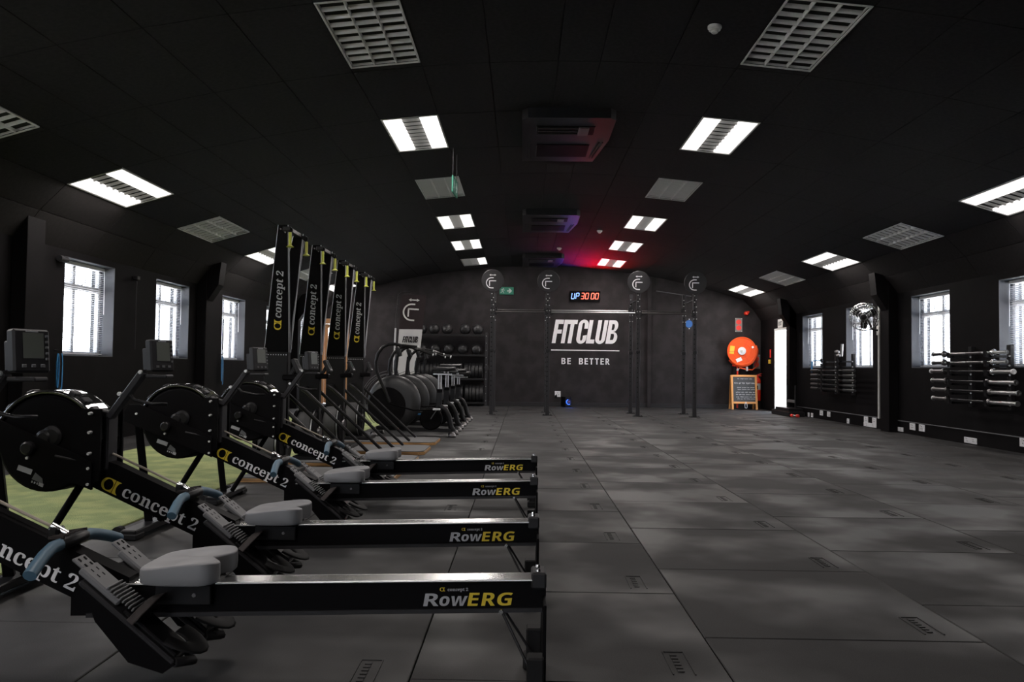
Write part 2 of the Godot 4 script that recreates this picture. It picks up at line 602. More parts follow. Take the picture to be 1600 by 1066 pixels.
func shell() -> void:
	var z0 := 7.0
	# floor: slab, mats laid edge to edge, turf strip
	var fl := struct("floor", Mb.new().box(V((XL + XR) / 2, -0.08, (z0 + ZB) / 2), V(XR - XL + 0.6, 0.12, z0 - ZB + 0.6)), M.ceiling_void)
	var cols := [-5.2, -4.337, -2.337, -1.337, -0.337, 0.663, 1.663, 2.663, 3.663, 4.663, 5.663, 6.1]
	var offs := [0.3, 0.0, 0.5, 0.12, 0.0, 0.55, -0.87, 0.47, 0.1, 0.62, 0.35]
	var P := 0.9733
	var cache := {}
	for c in cols.size() - 1:
		if c == 1: continue
		var w: float = cols[c + 1] - cols[c] - 0.005
		var z: float = -3.422 + offs[c] + P * 3.0
		while z > 2.2: z -= P
		var full := "%.3f" % w
		if not cache.has(full):
			cache[full] = Mb.new().box(V(0, -0.0115, 0), V(w, 0.023, P - 0.0045), 0.003).mesh()
		while z > ZB:
			var za := z
			var zb := maxf(z - P, ZB)
			var me: Mesh = cache[full]
			if zb > z - P + 0.001:
				if za - zb < 0.02: break
				me = Mb.new().box(V(0, -0.0115, 0), V(w, 0.023, za - zb - 0.004), 0.003).mesh()
			var o := piece("floor_mat" if fl.get_child_count() == 0 else "floor_mat_%03d" % fl.get_child_count(), me, M["rubber_%d" % rng.randi_range(0, 2)], fl, Transform3D(Basis(), V((cols[c] + cols[c + 1]) / 2, -0.0005 * rng.randf_range(0.0, 2.5), (za + zb) / 2)))
			# moulded maker's plate near the right front corner of the mats in the open floor
			if c >= 3 and c <= 8 and za < -1.5 and za > -16.0 and zb <= z - P + 0.001:
				var st := Mb.new()
				var cx := w / 2 - 0.14
				var cz := P / 2 - 0.17
				st.box(V(cx - 0.035, 0.001, cz), V(0.004, 0.004, 0.2))
				st.box(V(cx + 0.035, 0.001, cz), V(0.004, 0.004, 0.2))
				st.box(V(cx, 0.001, cz - 0.1), V(0.074, 0.004, 0.004))
				for k in 6: st.box(V(cx - 0.006, 0.001, cz - 0.07 + k * 0.028), V(0.022, 0.005, 0.016))
				part("embossed_plate", st, o.material_override, o)
			z -= P
	struct("turf_base", Mb.new().box(V(-3.337, -0.013, -7.8), V(1.996, 0.022, 20.0)), M.rubber_black)
	var tm := Mb.new()
	tm.box(V(-3.337, 0.001, -7.7), V(1.99, 0.012, 17.6), 0.003)
	var turf := single("turf_strip", tm, M.turf, "green artificial turf strip along the left wall under the rowing machines", "turf")
	turf.name = "turf_strip"
	stuff(turf)
	# walls
	var lo := []
	for w in LWIN_NEAR: lo.append([w[0], w[1], SILL, HEAD])
	for w in LWIN: lo.append([w[0], w[1], SILL, HEAD])
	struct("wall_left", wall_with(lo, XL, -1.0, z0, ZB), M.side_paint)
	var ro := []
	for w in RWIN: ro.append([w[0], w[1], SILL, HEAD])
	ro.append([-18.08, -19.17, 0.0, 1.99])
	ro.pop_back()
	var wr := wall_with(ro, XR, 1.0, z0, -17.7)
	for b in [[-17.7, -18.08, 0.0], [-18.08, -19.17, 1.99], [-19.17, ZB, 0.0]]:
		wr.box(V(XR + 0.06, (b[2] + 3.0) / 2, (b[0] + b[1]) / 2), V(0.12, 3.0 - b[2] + 0.02, b[0] - b[1]))
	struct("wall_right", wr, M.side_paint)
	# far wall with the wooden door opening at its left end
	var bm := Mb.new()
	var zt := ZB - 0.15
	bm.box(V((-4.5 + XR + 0.3) / 2, 1.85, zt), V(XR + 0.3 + 4.5, 3.72, 0.3))
	bm.box(V((XL - 0.3 - 4.5) / 2, 2.95, zt), V(-4.5 - XL + 0.3, 1.52, 0.3))
	bm.box(V((XL - 0.3 - 5.24) / 2, 1.08, zt), V(0.27, 2.2, 0.3))
	struct("wall_back", bm, M.wall_paint)
	struct("trim_1", Mb.new().box(V(3.24, 1.75, ZB + 0.025), V(0.1, 3.5, 0.05), 0.004), M.wall_paint)
	struct("baseboard_back", Mb.new().box(V(0.85, 0.05, ZB + 0.008), V(10.4, 0.1, 0.016), 0.003), M.charcoal)
	struct("baseboard_right", Mb.new().box(V(XR - 0.006, 0.19, -9.0), V(0.012, 0.014, 18.0), 0.002), M.mid_grey)
	# the wall behind the camera is mostly glazing
	var fm := Mb.new()
	fm.box(V((XL + XR) / 2, 0.42, z0 + 0.15), V(XR - XL + 0.6, 0.86, 0.3))
	fm.box(V((XL + XR) / 2, 2.975, z0 + 0.15), V(XR - XL + 0.6, 1.55, 0.3))
	var gx := [XL - 0.3, -4.2, -1.4, -1.2, 0.6, XR + 0.3]
	for i in [0, 2, 4]: fm.box(V((gx[i] + gx[i + 1]) / 2, 1.525, z0 + 0.15), V(gx[i + 1] - gx[i], 1.37, 0.3))
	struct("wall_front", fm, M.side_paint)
	for i in 2:
		var ga: float = gx[1 + i * 2]
		var gb: float = gx[2 + i * 2]
		var gf := Mb.new()
		for x in [ga + 0.03, (ga + gb) / 2, gb - 0.03]: gf.box(V(x, 1.525, z0 + 0.15), V(0.06, 1.35, 0.06), 0.004)
		for y in [0.88, 2.17]: gf.box(V((ga + gb) / 2, y, z0 + 0.15), V(gb - ga - 0.12, 0.06, 0.06), 0.004)
		var gw := struct("window_%d" % (20 + i), gf, M.window_frame)
		part("pane", Mb.new().box(V((ga + gb) / 2, 1.525, z0 + 0.15), V(gb - ga - 0.12, 1.26, 0.006)), M.glass, gw)
	# pilasters with their sloping knees
	for s in [[XL, 1.0, [-8.05, -12.6, -17.7]], [XR, -1.0, [-8.2, -13.05, -17.78]]]:
		for z in s[2]:
			var m := Mb.new()
			m.box(V(s[0] + s[1] * 0.075, 1.28, z), V(0.15, 2.56, 0.3 if z > -17.0 else 0.22), 0.004)
			var poly := PackedVector2Array([Vector2(0.0, 1.9), Vector2(0.15, 1.98), Vector2(0.32, 2.24), Vector2(0.36, 2.6), Vector2(0.0, 2.5)])
			var q := PackedVector2Array()
			for p in poly: q.append(Vector2(s[0] + s[1] * p.x, p.y))
			if z < -9.0: m.prism(q, 0.22, Transform3D(Basis(), V(0, 0, z)))
			struct("trim_%d" % (2 + names.get("trim", 0)), m, M.side_paint)
			names["trim"] = names.get("trim", 0) + 1
	# vaulted ceiling: backing and panels
	var ds := [0.18, 0.77, 1.352, 1.952, 2.55, 3.15, 3.75, 4.2, 4.6, 5.18, 5.45, 5.67]
	var bk := Mb.new()
	var prof := []
	for i in range(ds.size() - 1, -1, -1): prof.append(-ds[i])
	for d in ds: prof.append(d)
	var pts := []
	for d in prof: pts.append(Vector2(AX + d, arch(d) + 0.03))
	for i in pts.size() - 1:
		var a: Vector2 = pts[i]
		var b: Vector2 = pts[i + 1]
		var q := PackedVector2Array([a, b, b + Vector2(0, 0.2), a + Vector2(0, 0.2)])
		bk.prism(q, z0 - ZB + 0.3, Transform3D(Basis(), V(0, 0, (z0 + ZB) / 2)))
	bk.box(V((XL + XR) / 2, 3.95, (z0 + ZB) / 2), V(XR - XL + 0.6, 0.1, z0 - ZB + 0.6))
	bk.box(V(XL - 0.15, 3.45, (z0 + ZB) / 2), V(0.3, 0.95, z0 - ZB + 0.6))
	bk.box(V(XR + 0.15, 3.45, (z0 + ZB) / 2), V(0.3, 0.95, z0 - ZB + 0.6))
	var ce := struct("ceiling", bk, M.ceiling_void)
	var pz := 1.295
	var mc := {}
	for i in prof.size() - 1:
		var xa: float = prof[i]
		var xb: float = prof[i + 1]
		var a := Vector2(AX + xa, arch(xa))
		var b := Vector2(AX + xb, arch(xb))
		var wd := a.distance_to(b)
		var ang := (b - a).angle()
		var near_part := Mb.new()
		var zz := -7.998 + pz * 3.0
		near_part.box(V(0, 0.007, 0), V(wd - 0.004, 0.014, z0 - zz))
		var bs := Basis(Vector3.BACK, ang)
		var mid := V((a.x + b.x) / 2, (a.y + b.y) / 2, 0)
		piece("ceiling_panel" if ce.get_child_count() == 0 else "ceiling_panel_%03d" % ce.get_child_count(), near_part.mesh(), M.ceiling_tile, ce, Transform3D(bs, mid + V(0, 0, (z0 + zz) / 2)))
		while zz > ZB + 0.02:
			var ze := maxf(zz - pz, ZB)
			var hole := false
			var row := roundi((-7.998 - zz) / pz)
			var dm := absf((xa + xb) / 2)
			if row % 2 == 0 and (absf(dm - 1.652) < 0.02 or absf(dm - 4.89) < 0.02): hole = fixture_at(dm > 3.0, xa > 0.0, row / 2)
			var ln := zz - ze
			if hole:
				# the light fitting fills 1.2 m of this bay; a narrow infill strip closes the rest
				ln = 0.09
				ze = zz - pz
				zz = ze + ln
			var key := "%.3f %.3f" % [wd, ln]
			if not mc.has(key): mc[key] = Mb.new().box(V(0, 0.007, 0), V(wd - 0.006, 0.014, ln - 0.006), 0.002).mesh()
			piece("ceiling_panel_%03d" % ce.get_child_count(), mc[key], M.ceiling_tile, ce, Transform3D(bs, mid + V(0, 0, (zz + ze) / 2)))
			zz = ze
	# ground outside
	struct("ground", Mb.new().box(V(0, -0.3, -10), V(90, 0.2, 90)), M.concrete)


# which bays hold a fitting: outer/inner row, right/left side, index k along the room; 0 none, 1 unlit, 2 lit, 3 half lit
func fixture(outer: bool, right: bool, k: int) -> int:
	if k <= -2: return 2 if not right and (k == -2 or k >= -5 and k <= -4) else 0
	if outer:
		if right: return {-1: 0, 0: 2, 1: 1, 2: 2, 3: 1, 4: 2}.get(k, 0)
		return {-1: 1, 0: 2, 1: 1, 2: 2, 3: 1, 4: 2}.get(k, 0)
	if right: return {-1: 1, 0: 2, 1: 1, 2: 2, 3: 2, 4: 2}.get(k, 0)
	return {-1: 1, 0: 2, 1: 1, 2: 2, 3: 2, 4: 3}.get(k, 0)


func fixture_at(outer: bool, right: bool, k: int) -> bool:
	return fixture(outer, right, k) > 0


# ---------------------------------------------------------------- windows
func windows() -> void:
	var n := 0
	for side in [[XL, -1.0, LWIN], [XR, 1.0, RWIN], [XL, -1.0, LWIN_NEAR]]:
		var idx := 0
		for w in side[2]:
			n += 1
			var zc: float = (w[0] + w[1]) / 2
			var ww: float = w[0] - w[1]
			var hh := HEAD - SILL
			var yc := (HEAD + SILL) / 2
			var out: float = side[1]
			var xf: float = side[0] + out * 0.2
			# painted reveal lining, set into the opening
			var rv := Mb.new()
			var xr: float = side[0] + out * 0.12
			rv.box(V(xr, yc, w[0] - 0.004), V(0.236, hh, 0.008))
			rv.box(V(xr, yc, w[1] + 0.004), V(0.236, hh, 0.008))
			rv.box(V(xr, HEAD - 0.004, zc), V(0.236, 0.008, ww))
			rv.box(V(xr, SILL + 0.006, zc), V(0.236, 0.012, ww))
			var root := struct("window_%d" % n, rv, M.reveal)
			# frame
			var f := Mb.new()
			var t := 0.05
			f.box(V(xf, yc, w[0] - 0.03), V(t, hh - 0.02, 0.045), 0.004)
			f.box(V(xf, yc, w[1] + 0.03), V(t, hh - 0.02, 0.045), 0.004)
			f.box(V(xf, HEAD - 0.03, zc), V(t, 0.045, ww - 0.02), 0.004)
			f.box(V(xf, SILL + 0.035, zc), V(t, 0.045, ww - 0.02), 0.004)
			f.box(V(xf, yc, zc + 0.05), V(t, hh - 0.02, 0.055), 0.004)
			f.box(V(xf, SILL + hh * 0.735, zc), V(t * 1.1, 0.07, ww - 0.02), 0.004)
			part("window_frame", f, M.window_frame, root)
			var ty := SILL + hh * 0.735
			for q in [[SILL + 0.05, ty - 0.03, w[0] - 0.05, zc + 0.075], [SILL + 0.05, ty - 0.03, zc + 0.025, w[1] + 0.05], [ty + 0.03, HEAD - 0.05, w[0] - 0.05, zc + 0.075], [ty + 0.03, HEAD - 0.05, zc + 0.025, w[1] + 0.05]]:
				part("pane", Mb.new().box(V(xf, (q[0] + q[1]) / 2, (q[2] + q[3]) / 2), V(0.004, q[1] - q[0], q[2] - q[3])), M.glass, root)
			# stay and catch of the top light
			var cs := Mb.new()
			cs.tube([V(xf - out * 0.03, ty + 0.03, zc - 0.1), V(xf - out * 0.05, ty + 0.07, zc - 0.14), V(xf - out * 0.03, ty + 0.16, zc - 0.17)], 0.005, 6)
			part("window_stay", cs, M.black, root)
			if side[2] == LWIN_NEAR: continue
			# venetian blind
			var far_name: String = ["nearest", "second", "third", "fourth", "fifth"][idx]
			var bl := thing("venetian_blind", "white slatted venetian blind in the %s window of the %s wall" % [far_name, "left" if out < 0 else "right"], "blind", V(side[0] + out * 0.135, SILL, zc), 0.0, "window blinds")
			var tilt: float = 0.12
			var low := 0.03
			var clear := 0.0
			if out > 0.0:
				tilt = [0.5, 0.16, 0.15, 0.15][idx]
			part("headrail", Mb.new().box(V(0, hh - 0.035, 0), V(0.035, 0.04, ww - 0.05), 0.003), M.blind, bl)
			part("bottom_rail", Mb.new().box(V(0, low, 0), V(0.026, 0.014, ww - 0.06), 0.003), M.blind, bl)
			var sl := Mb.new()
			var bs := Basis(Vector3.BACK, tilt * out * -1.0)
			var y := low + 0.02
			while y < hh - 0.07:
				sl.box(V(0, y, 0), V(0.025, 0.0009, ww - 0.06), 0.0, bs)
				y += 0.0235
			stuff(part("slats", sl, M.blind, bl))
			var co := Mb.new()
			for zz in [-0.36, 0.0, 0.36]:
				co.cyl(V(0.012, low, zz * ww), V(0.012, hh - 0.05, zz * ww), 0.0012, -1.0, 5)
				co.cyl(V(-0.012, low, zz * ww), V(-0.012, hh - 0.05, zz * ww), 0.0012, -1.0, 5)
			part("ladder_cord", co, M.white, bl)
			part("tilt_wand", Mb.new().cyl(V(-out * 0.03, hh - 0.6, -ww / 2 + 0.05), V(-out * 0.025, hh - 0.05, -ww / 2 + 0.05), 0.005, -1.0, 6), M.white, bl)
			idx += 1


# ---------------------------------------------------------------- ceiling lights
func ceiling_lights() -> void:
	var blade_w := {}
	var ordinal := ["nearest", "second", "third", "fourth", "fifth", "sixth"]
	for outer in [false, true]:
		for right in [false, true]:
			var cnt_lit := 0
			var cnt_off := 0
			for k in range(-5, 6):
				var kind := fixture(outer, right, k)
				if kind == 0: continue
				var d0 := 4.6 if outer else 1.352
				var d1 := 5.18 if outer else 1.952
				var sg := 1.0 if right else -1.0
				var a := Vector2(AX + sg * d0, arch(d0))
				var b := Vector2(AX + sg * d1, arch(d1))
				if not right:
					var t := a; a = b; b = t
				var w := a.distance_to(b) - 0.008
				var bs := Basis(Vector3.BACK, (b - a).angle())
				var row := "%s %s row" % ["outer" if outer else "inner", "right" if right else "left"]
				var label := ""
				if k < -1: label = ""
				elif kind == 1:
					label = "unlit louvred ceiling light, %s unlit one in the %s" % [ordinal[cnt_off], row]; cnt_off += 1
				elif kind == 2:
					label = "glowing white ceiling light, %s lit one in the %s" % [ordinal[cnt_lit], row]; cnt_lit += 1
				else:
					label = "ceiling light with only its right half glowing, far end of the inner left row"
				var L := 1.2
				if k < -1: label = "glowing ceiling light behind the camera, %s in the %s" % [["nearest", "middle", "middle", "farthest"][-2 - k], row]
				var o := thing("ceiling_light", label, "ceiling light", V((a.x + b.x) / 2, (a.y + b.y) / 2, -7.998 - 2.59 * k - L / 2), 0.0, "louvred ceiling light fittings")
				o.basis = bs
				if k < -1: o.position.y -= 0.03
				var f := Mb.new()
				for s in [-1.0, 1.0]:
					f.box(V(s * (w / 2 - 0.008), 0.0, 0), V(0.016, 0.012, L), 0.002)
					f.box(V(0, 0.0, s * (L / 2 - 0.008)), V(w - 0.03, 0.012, 0.016), 0.002)
				part("frame", f, M.off_white, o)
				var tray := Mb.new()
				tray.box(V(0, 0.072, 0), V(w - 0.02, 0.006, L - 0.02))
				for s in [-1.0, 1.0]:
					tray.box(V(s * (w / 2 - 0.018), 0.04, 0), V(0.004, 0.06, L - 0.02))
					tray.box(V(0, 0.04, s * (L / 2 - 0.018)), V(w - 0.04, 0.06, 0.004))
				part("tray", tray, M.louvre, o)
				var third := (w - 0.036) / 3.0
				for s in [-1.0, 1.0]:
					if kind == 2 or (kind == 3 and s > 0.0): continue
					var dv := Mb.new()
					dv.prism(PackedVector2Array([Vector2(s * third / 2 - 0.004, 0.0), Vector2(s * third / 2 + 0.004, 0.0), Vector2(s * third / 2 + 0.014, 0.045), Vector2(s * third / 2 - 0.014, 0.045)]), L - 0.04)
					part("louvre_rail", dv, M.louvre, o)
				# cross blades: one per row over the open channels
				var key := "%d %.3f" % [kind, w]
				var x0 := -w / 2 + 0.02
				var x1 := w / 2 - 0.02
				if kind == 2: x0 = -third / 2; x1 = third / 2
				if kind == 3: x1 = third / 2
				if not blade_w.has(key):
					var bm := Mb.new()
					bm.prism(PackedVector2Array([Vector2(-0.003, 0.002), Vector2(0.003, 0.002), Vector2(0.016, 0.034), Vector2(0.012, 0.046), Vector2(-0.012, 0.046), Vector2(-0.016, 0.034)]), x1 - x0, Transform3D(Basis(Vector3.UP, PI / 2), V((x0 + x1) / 2, 0, 0)))
					blade_w[key] = bm.mesh()
				for j in 8:
					piece("louvre_blade" if j == 0 else "louvre_blade_%03d" % j, blade_w[key], M.louvre, o, Transform3D(Basis(), V(0, 0, -L / 2 + 0.02 + (L - 0.04) * (j + 1) / 9.0)))
				for s in [-1.0, 1.0]:
					var cx: float = s * (third + 0.002)
					if kind == 1 or (kind == 3 and s < 0.0):
						# bare tube behind the louvre
						part("tube", Mb.new().cyl(V(cx, 0.056, -L / 2 + 0.05), V(cx, 0.056, L / 2 - 0.05), 0.013, -1.0, 10), M.off_white, o)
						continue
					part("lamp_strip", Mb.new().box(V(cx, 0.026, 0), V(third - 0.004, 0.048, L - 0.036), 0.002), M.lamp, o)
					var al := AreaLight3D.new()
					al.name = "strip_light"
					al.area_size = Vector2(third - 0.02, L - 0.06)
					al.light_color = Color(1.0, 0.97, 0.95)
					al.light_energy = LAMP / 2.0
					al.area_range = 30.0
					al.area_attenuation = 2.0
					al.shadow_enabled = true
					al.transform = Transform3D(Basis(Vector3.RIGHT, -PI / 2), V(cx, -0.006, 0))
					o.add_child(al, true)


# ---------------------------------------------------------------- rowing machines
func rowers() -> void:
	var r := thing("rowing_machine", "", "rowing machine", Vector3.ZERO, 0.0, "row of rowing machines")
	# rail
	part("monorail", Mb.new().prism(PackedVector2Array([Vector2(-1.45, 0.185), Vector2(0, 0.227), Vector2(0, 0.316), Vector2(-1.45, 0.278)]), 0.05), M.black, r)
	part("rail_flange", Mb.new().prism(PackedVector2Array([Vector2(-1.40, 0.1815), Vector2(0, 0.2215), Vector2(0, 0.2345), Vector2(-1.40, 0.1945)]), 0.062), M.charcoal, r)
	part("rail_lip", Mb.new().tube([V(-1.38, 0.284, 0.039), V(-0.03, 0.3185, 0.039)], 0.004, 8).tube([V(-1.38, 0.284, -0.039), V(-0.03, 0.3185, -0.039)], 0.004, 8), M.brushed, r)
	part("rail_plate", Mb.new().prism(PackedVector2Array([Vector2(-1.38, 0.281), Vector2(-0.03, 0.3155), Vector2(-0.03, 0.322), Vector2(-1.38, 0.2875)]), 0.078), M.steel, r)
	var es := part("end_stop", Mb.new().box(V(-0.022, 0.317, 0), V(0.046, 0.05, 0.092), 0.006), M.charcoal, r)
	for z in [-0.026, 0.026]:
		part("bolt", Mb.new().cyl(V(-0.024, 0.343, z), V(-0.024, 0.35, z), 0.008, 0.006, 10), M.chrome, es)
	part("bolt", Mb.new().cyl(V(-0.135, 0.222, 0.03), V(-0.135, 0.222, 0.04), 0.009, 0.007, 10), M.chrome, r)
	# rear leg
	part("rear_leg", Mb.new().box(V(-0.006, 0.135, 0), V(0.01, 0.27, 0.26), 0.002), M.black, r)
	for z in [-0.1, 0.1]:
		part("rear_strut", Mb.new().cyl(V(-0.13, 0.215, z * 0.25), V(-0.03, 0.04, z), 0.0045, -1.0, 8), M.charcoal, r)
	for z in [-0.13, 0.13]:
		var b := Mb.new()
		b.box(V(-0.032, 0.064, z), V(0.05, 0.128, 0.055), 0.005)
		b.box(V(-0.034, 0.02, z), V(0.066, 0.04, 0.075), 0.006)
		part("rubber_boot", b, M.rubber_black, r)
	# main beam and flywheel end
	var poly := PackedVector2Array([Vector2(-1.95, 0.47), Vector2(-1.95, 0.60), Vector2(-1.84, 0.552), Vector2(-1.78, 0.534), Vector2(-1.27, 0.305), Vector2(-1.27, 0.165), Vector2(-1.39, 0.217)])
	part("main_beam", Mb.new().prism(poly, 0.06), M.black, r)
	for z in [-1.0, 1.0]:
		var pb := PackedVector2Array([Vector2(-2.352, 0.66), Vector2(-2.318, 0.728), Vector2(-2.255, 0.728), Vector2(-1.84, 0.553), Vector2(-1.84, 0.437), Vector2(-2.32, 0.625), Vector2(-2.345, 0.632)])
		part("front_bar", Mb.new().prism(pb, 0.016, Transform3D(Basis(), V(0, 0, z * 0.102))), M.black, r)
		part("side_plate", Mb.new().prism(PackedVector2Array([Vector2(-1.98, 0.47), Vector2(-1.875, 0.452), Vector2(-1.815, 0.475), Vector2(-1.815, 0.768), Vector2(-1.9, 0.768), Vector2(-1.95, 0.6)]), 0.012, Transform3D(Basis(), V(0, 0, z * 0.09))), M.black, r)
	for y in [0.75, 0.672, 0.585, 0.525, 0.46]:
		part("bolt", Mb.new().cyl(V(-1.853, y, 0.095), V(-1.853, y, 0.116), 0.0068, 0.006, 10), M.zinc, r)
	for q in [Vector2(-2.27, 0.675), Vector2(-2.105, 0.565)]:
		part("bolt", Mb.new().cyl(V(q.x, q.y, 0.11), V(q.x, q.y, 0.118), 0.0068, 0.006, 10), M.zinc, r)
	part("front_column", Mb.new().box(V(-1.828, 0.63, 0), V(0.034, 0.24, 0.08), 0.004), M.charcoal, r)
	part("column_cap", Mb.new().box(V(-1.828, 0.748, 0), V(0.04, 0.02, 0.09), 0.004), M.black, r)
	# flywheel
	var fw := Transform3D(Basis(Vector3.RIGHT, PI / 2), V(-2.045, 0.622, 0))
	var fly := part("flywheel_housing", Mb.new().lathe([Vector2(0.0, -0.086), Vector2(0.19, -0.086), Vector2(0.207, -0.08), Vector2(0.2, 0.08), Vector2(0.19, 0.086), Vector2(0.0, 0.086)], fw, 40), M.black, r)
	var cage := Mb.new()
	for z in [-0.082, 0.082]:
		var ring := []
		for i in 33:
			var a := deg_to_rad(-10.0 + 200.0 * i / 32.0)
			ring.append(V(-2.045 + cos(a) * 0.214, 0.622 + sin(a) * 0.214, z))
		cage.tube(ring, 0.009, 8)
	part("guard_rim", cage, M.black_gloss, fly)
	var gd := Mb.new()
	for i in 24:
		var a := deg_to_rad(5.0 + 170.0 * i / 24.0)
		var a2 := deg_to_rad(5.0 + 170.0 * (i + 1) / 24.0)
		var c := V(-2.045 + cos((a + a2) / 2) * 0.217, 0.622 + sin((a + a2) / 2) * 0.217, 0)
		gd.box(c, V(0.006, 0.0278, 0.15), 0.0, Basis(Vector3.BACK, (a + a2) / 2))
	part("perforated_guard", gd, M.black_gloss, fly)
	for dg in [38.0, 52.0, 66.0, 112.0, 140.0]:
		var a := deg_to_rad(dg)
		part("guard_clip", Mb.new().box(V(-2.045 + cos(a) * 0.225, 0.622 + sin(a) * 0.225, 0.045), V(0.02, 0.032, 0.05), 0.004, Basis(Vector3.BACK, a)), M.charcoal, fly)
	part("axle_cover", Mb.new().lathe([Vector2(0.046, 0.086), Vector2(0.044, 0.094), Vector2(0.03, 0.099), Vector2(0.0, 0.1)], Transform3D(fw.basis, V(-2.02, 0.652, 0)), 20), M.black_satin, fly)
	part("axle_cover", Mb.new().lathe([Vector2(0.036, 0.086), Vector2(0.034, 0.098), Vector2(0.022, 0.104), Vector2(0.0, 0.105)], Transform3D(fw.basis, V(-2.05, 0.645, 0)), 20), M.black_satin, fly)
	part("damper_knob", Mb.new().lathe([Vector2(0.027, 0.1), Vector2(0.027, 0.132), Vector2(0.02, 0.138), Vector2(0.0, 0.138)], Transform3D(fw.basis, V(-2.098, 0.606, 0)), 16), M.black_satin, fly)
	var sk := Basis(Vector3.BACK, -0.32)
	part("label_sticker", Mb.new().box(V(-2.13, 0.513, 0.087), V(0.062, 0.022, 0.001), 0.0, sk), M.lettering_silver, fly)
	part("label_sticker", Mb.new().prism(PackedVector2Array([Vector2(-2.1, 0.475), Vector2(-2.052, 0.455), Vector2(-2.055, 0.478), Vector2(-2.085, 0.502)]), 0.001, Transform3D(Basis(), V(0, 0, 0.0868))), M.mid_grey, fly)
	var air := Mb.new()
	for i in 3: air.box(V(-2.098 + i * 0.011, 0.464 - i * 0.0035, 0.087), V(0.006, 0.008, 0.001), 0.0, sk)
	air.box(V(-2.06, 0.452, 0.087), V(0.02, 0.014, 0.001), 0.0, sk)
	part("lettering", air, M.lettering_silver, fly)
	# cord to the handle
	part("drive_chain", Mb.new().tube([V(-1.99, 0.575, 0.112), V(-1.84, 0.545, 0.098)], 0.006, 6), M.charcoal, r)
	part("handle_cord", Mb.new().tube([V(-1.81, 0.575, 0), V(-1.515, 0.443, 0)], 0.005, 6), M.cord, r)
	# front legs and foot bar
	part("front_leg", Mb.new().bar(V(-2.30, 0.64, 0.03), V(-2.235, 0.05, 0.0), 0.05, 0.042, 0.004), M.black, r)
	part("front_strut", Mb.new().cyl(V(-1.925, 0.47, 0.0), V(-2.175, 0.06, 0.0), 0.016, -1.0, 10), M.black, r)
	var ft := part("front_foot", Mb.new().box(V(-2.215, 0.038, 0), V(0.085, 0.036, 0.56), 0.006), M.black_satin, r)
	part("foot_cap", Mb.new().box(V(-2.215, 0.02, 0.24), V(0.1, 0.03, 0.1), 0.005), M.rubber_black, ft)
	part("foot_cap", Mb.new().box(V(-2.215, 0.02, -0.24), V(0.1, 0.03, 0.1), 0.005), M.rubber_black, ft)
	for z in [-0.22, 0.22]:
		part("caster_wheel", Mb.new().cyl(V(-2.295, 0.034, z - 0.02), V(-2.295, 0.034, z + 0.02), 0.032, -1.0, 18), M.rubber_black, ft)
	# monitor arm and monitor
	var arm := Mb.new()
	arm.bar(V(-1.86, 0.752, 0.03), V(-1.795, 0.738, 0.03), 0.03, 0.04, 0.005, Vector3.BACK)
	arm.bar(V(-1.812, 0.728, 0.03), V(-1.672, 0.925, 0.03), 0.03, 0.042, 0.005, Vector3.BACK)
	var am := part("monitor_arm", arm, M.charcoal, r)
	for q in [Vector2(-1.85, 0.75), Vector2(-1.762, 0.83), Vector2(-1.676, 0.922)]:
		part("bolt", Mb.new().cyl(V(q.x, q.y, 0.05), V(q.x, q.y, 0.06), 0.009, 0.008, 10), M.zinc, am)
	part("phone_rest", Mb.new().tube([V(-1.745, 0.845, 0.03), V(-1.70, 0.805, 0.05), V(-1.62, 0.79, 0.06), V(-1.575, 0.788, 0.02)], 0.007, 6), M.black_satin, am)
	part("phone_rest", Mb.new().box(V(-1.61, 0.905, 0.02), V(0.09, 0.014, 0.07), 0.004), M.charcoal, am)
	var mb := Basis(Vector3.UP, -0.42) * Basis(Vector3.BACK, 0.1)
	var mc := V(-1.622, 0.992, 0.0)
	var mon := part("monitor", Mb.new().box(mc, V(0.036, 0.135, 0.118), 0.006, mb), M.charcoal, r)
	part("screen", Mb.new().box(mc + mb * V(0.0185, 0.016, -0.004), V(0.002, 0.08, 0.066), 0.0, mb), M.lcd, mon)
	part("battery_box", Mb.new().box(mc + mb * V(-0.035, -0.012, 0), V(0.034, 0.095, 0.09), 0.004, mb), M.charcoal, mon)
	for i in 3: part("button", Mb.new().box(mc + mb * V(0.019, -0.048, 0.028 - i * 0.03), V(0.004, 0.01, 0.014), 0.001, mb), M.mid_grey, mon)
	for i in 5: part("button", Mb.new().box(mc + mb * V(0.019, 0.046 - i * 0.018, -0.047), V(0.004, 0.008, 0.01), 0.001, mb), M.mid_grey, mon)
	var mt := Mb.new()
	mt.box(mc + mb * V(0.0187, 0.06, 0.0), V(0.001, 0.004, 0.04), 0.0, mb)
	part("lettering", mt, M.lettering_silver, mon)
	# foot stretchers
	var dr := V(0.775, -0.632, 0)
	var nr := V(0.632, 0.775, 0)
	for z in [-0.11, 0.11]:
		var bs := Basis(dr, nr, Vector3.BACK)
		var c0 := V(-1.225, 0.225, z)
		var fp := part("footplate", Mb.new().box(c0 + dr * 0.02, V(0.36, 0.016, 0.115), 0.005, bs), M.charcoal, r)
		part("footrest_side", Mb.new().prism(PackedVector2Array([Vector2(-1.335, 0.31), Vector2(-1.065, 0.095), Vector2(-1.10, 0.07), Vector2(-1.2, 0.1), Vector2(-1.30, 0.215)]), 0.006, Transform3D(Basis(), V(0, 0, z + signf(z) * 0.052))), M.black, fp)
		var pad := Mb.new()
		pad.box(c0 + dr * -0.11 + nr * 0.018, V(0.15, 0.02, 0.085), 0.005, bs)
		for i in 9: pad.box(c0 + dr * (-0.088 + i * 0.012) + nr * 0.032, V(0.006, 0.012, 0.082), 0.002, bs)
		part("sliding_pad", pad, M.pad_grey, fp)
		var holes := Mb.new()
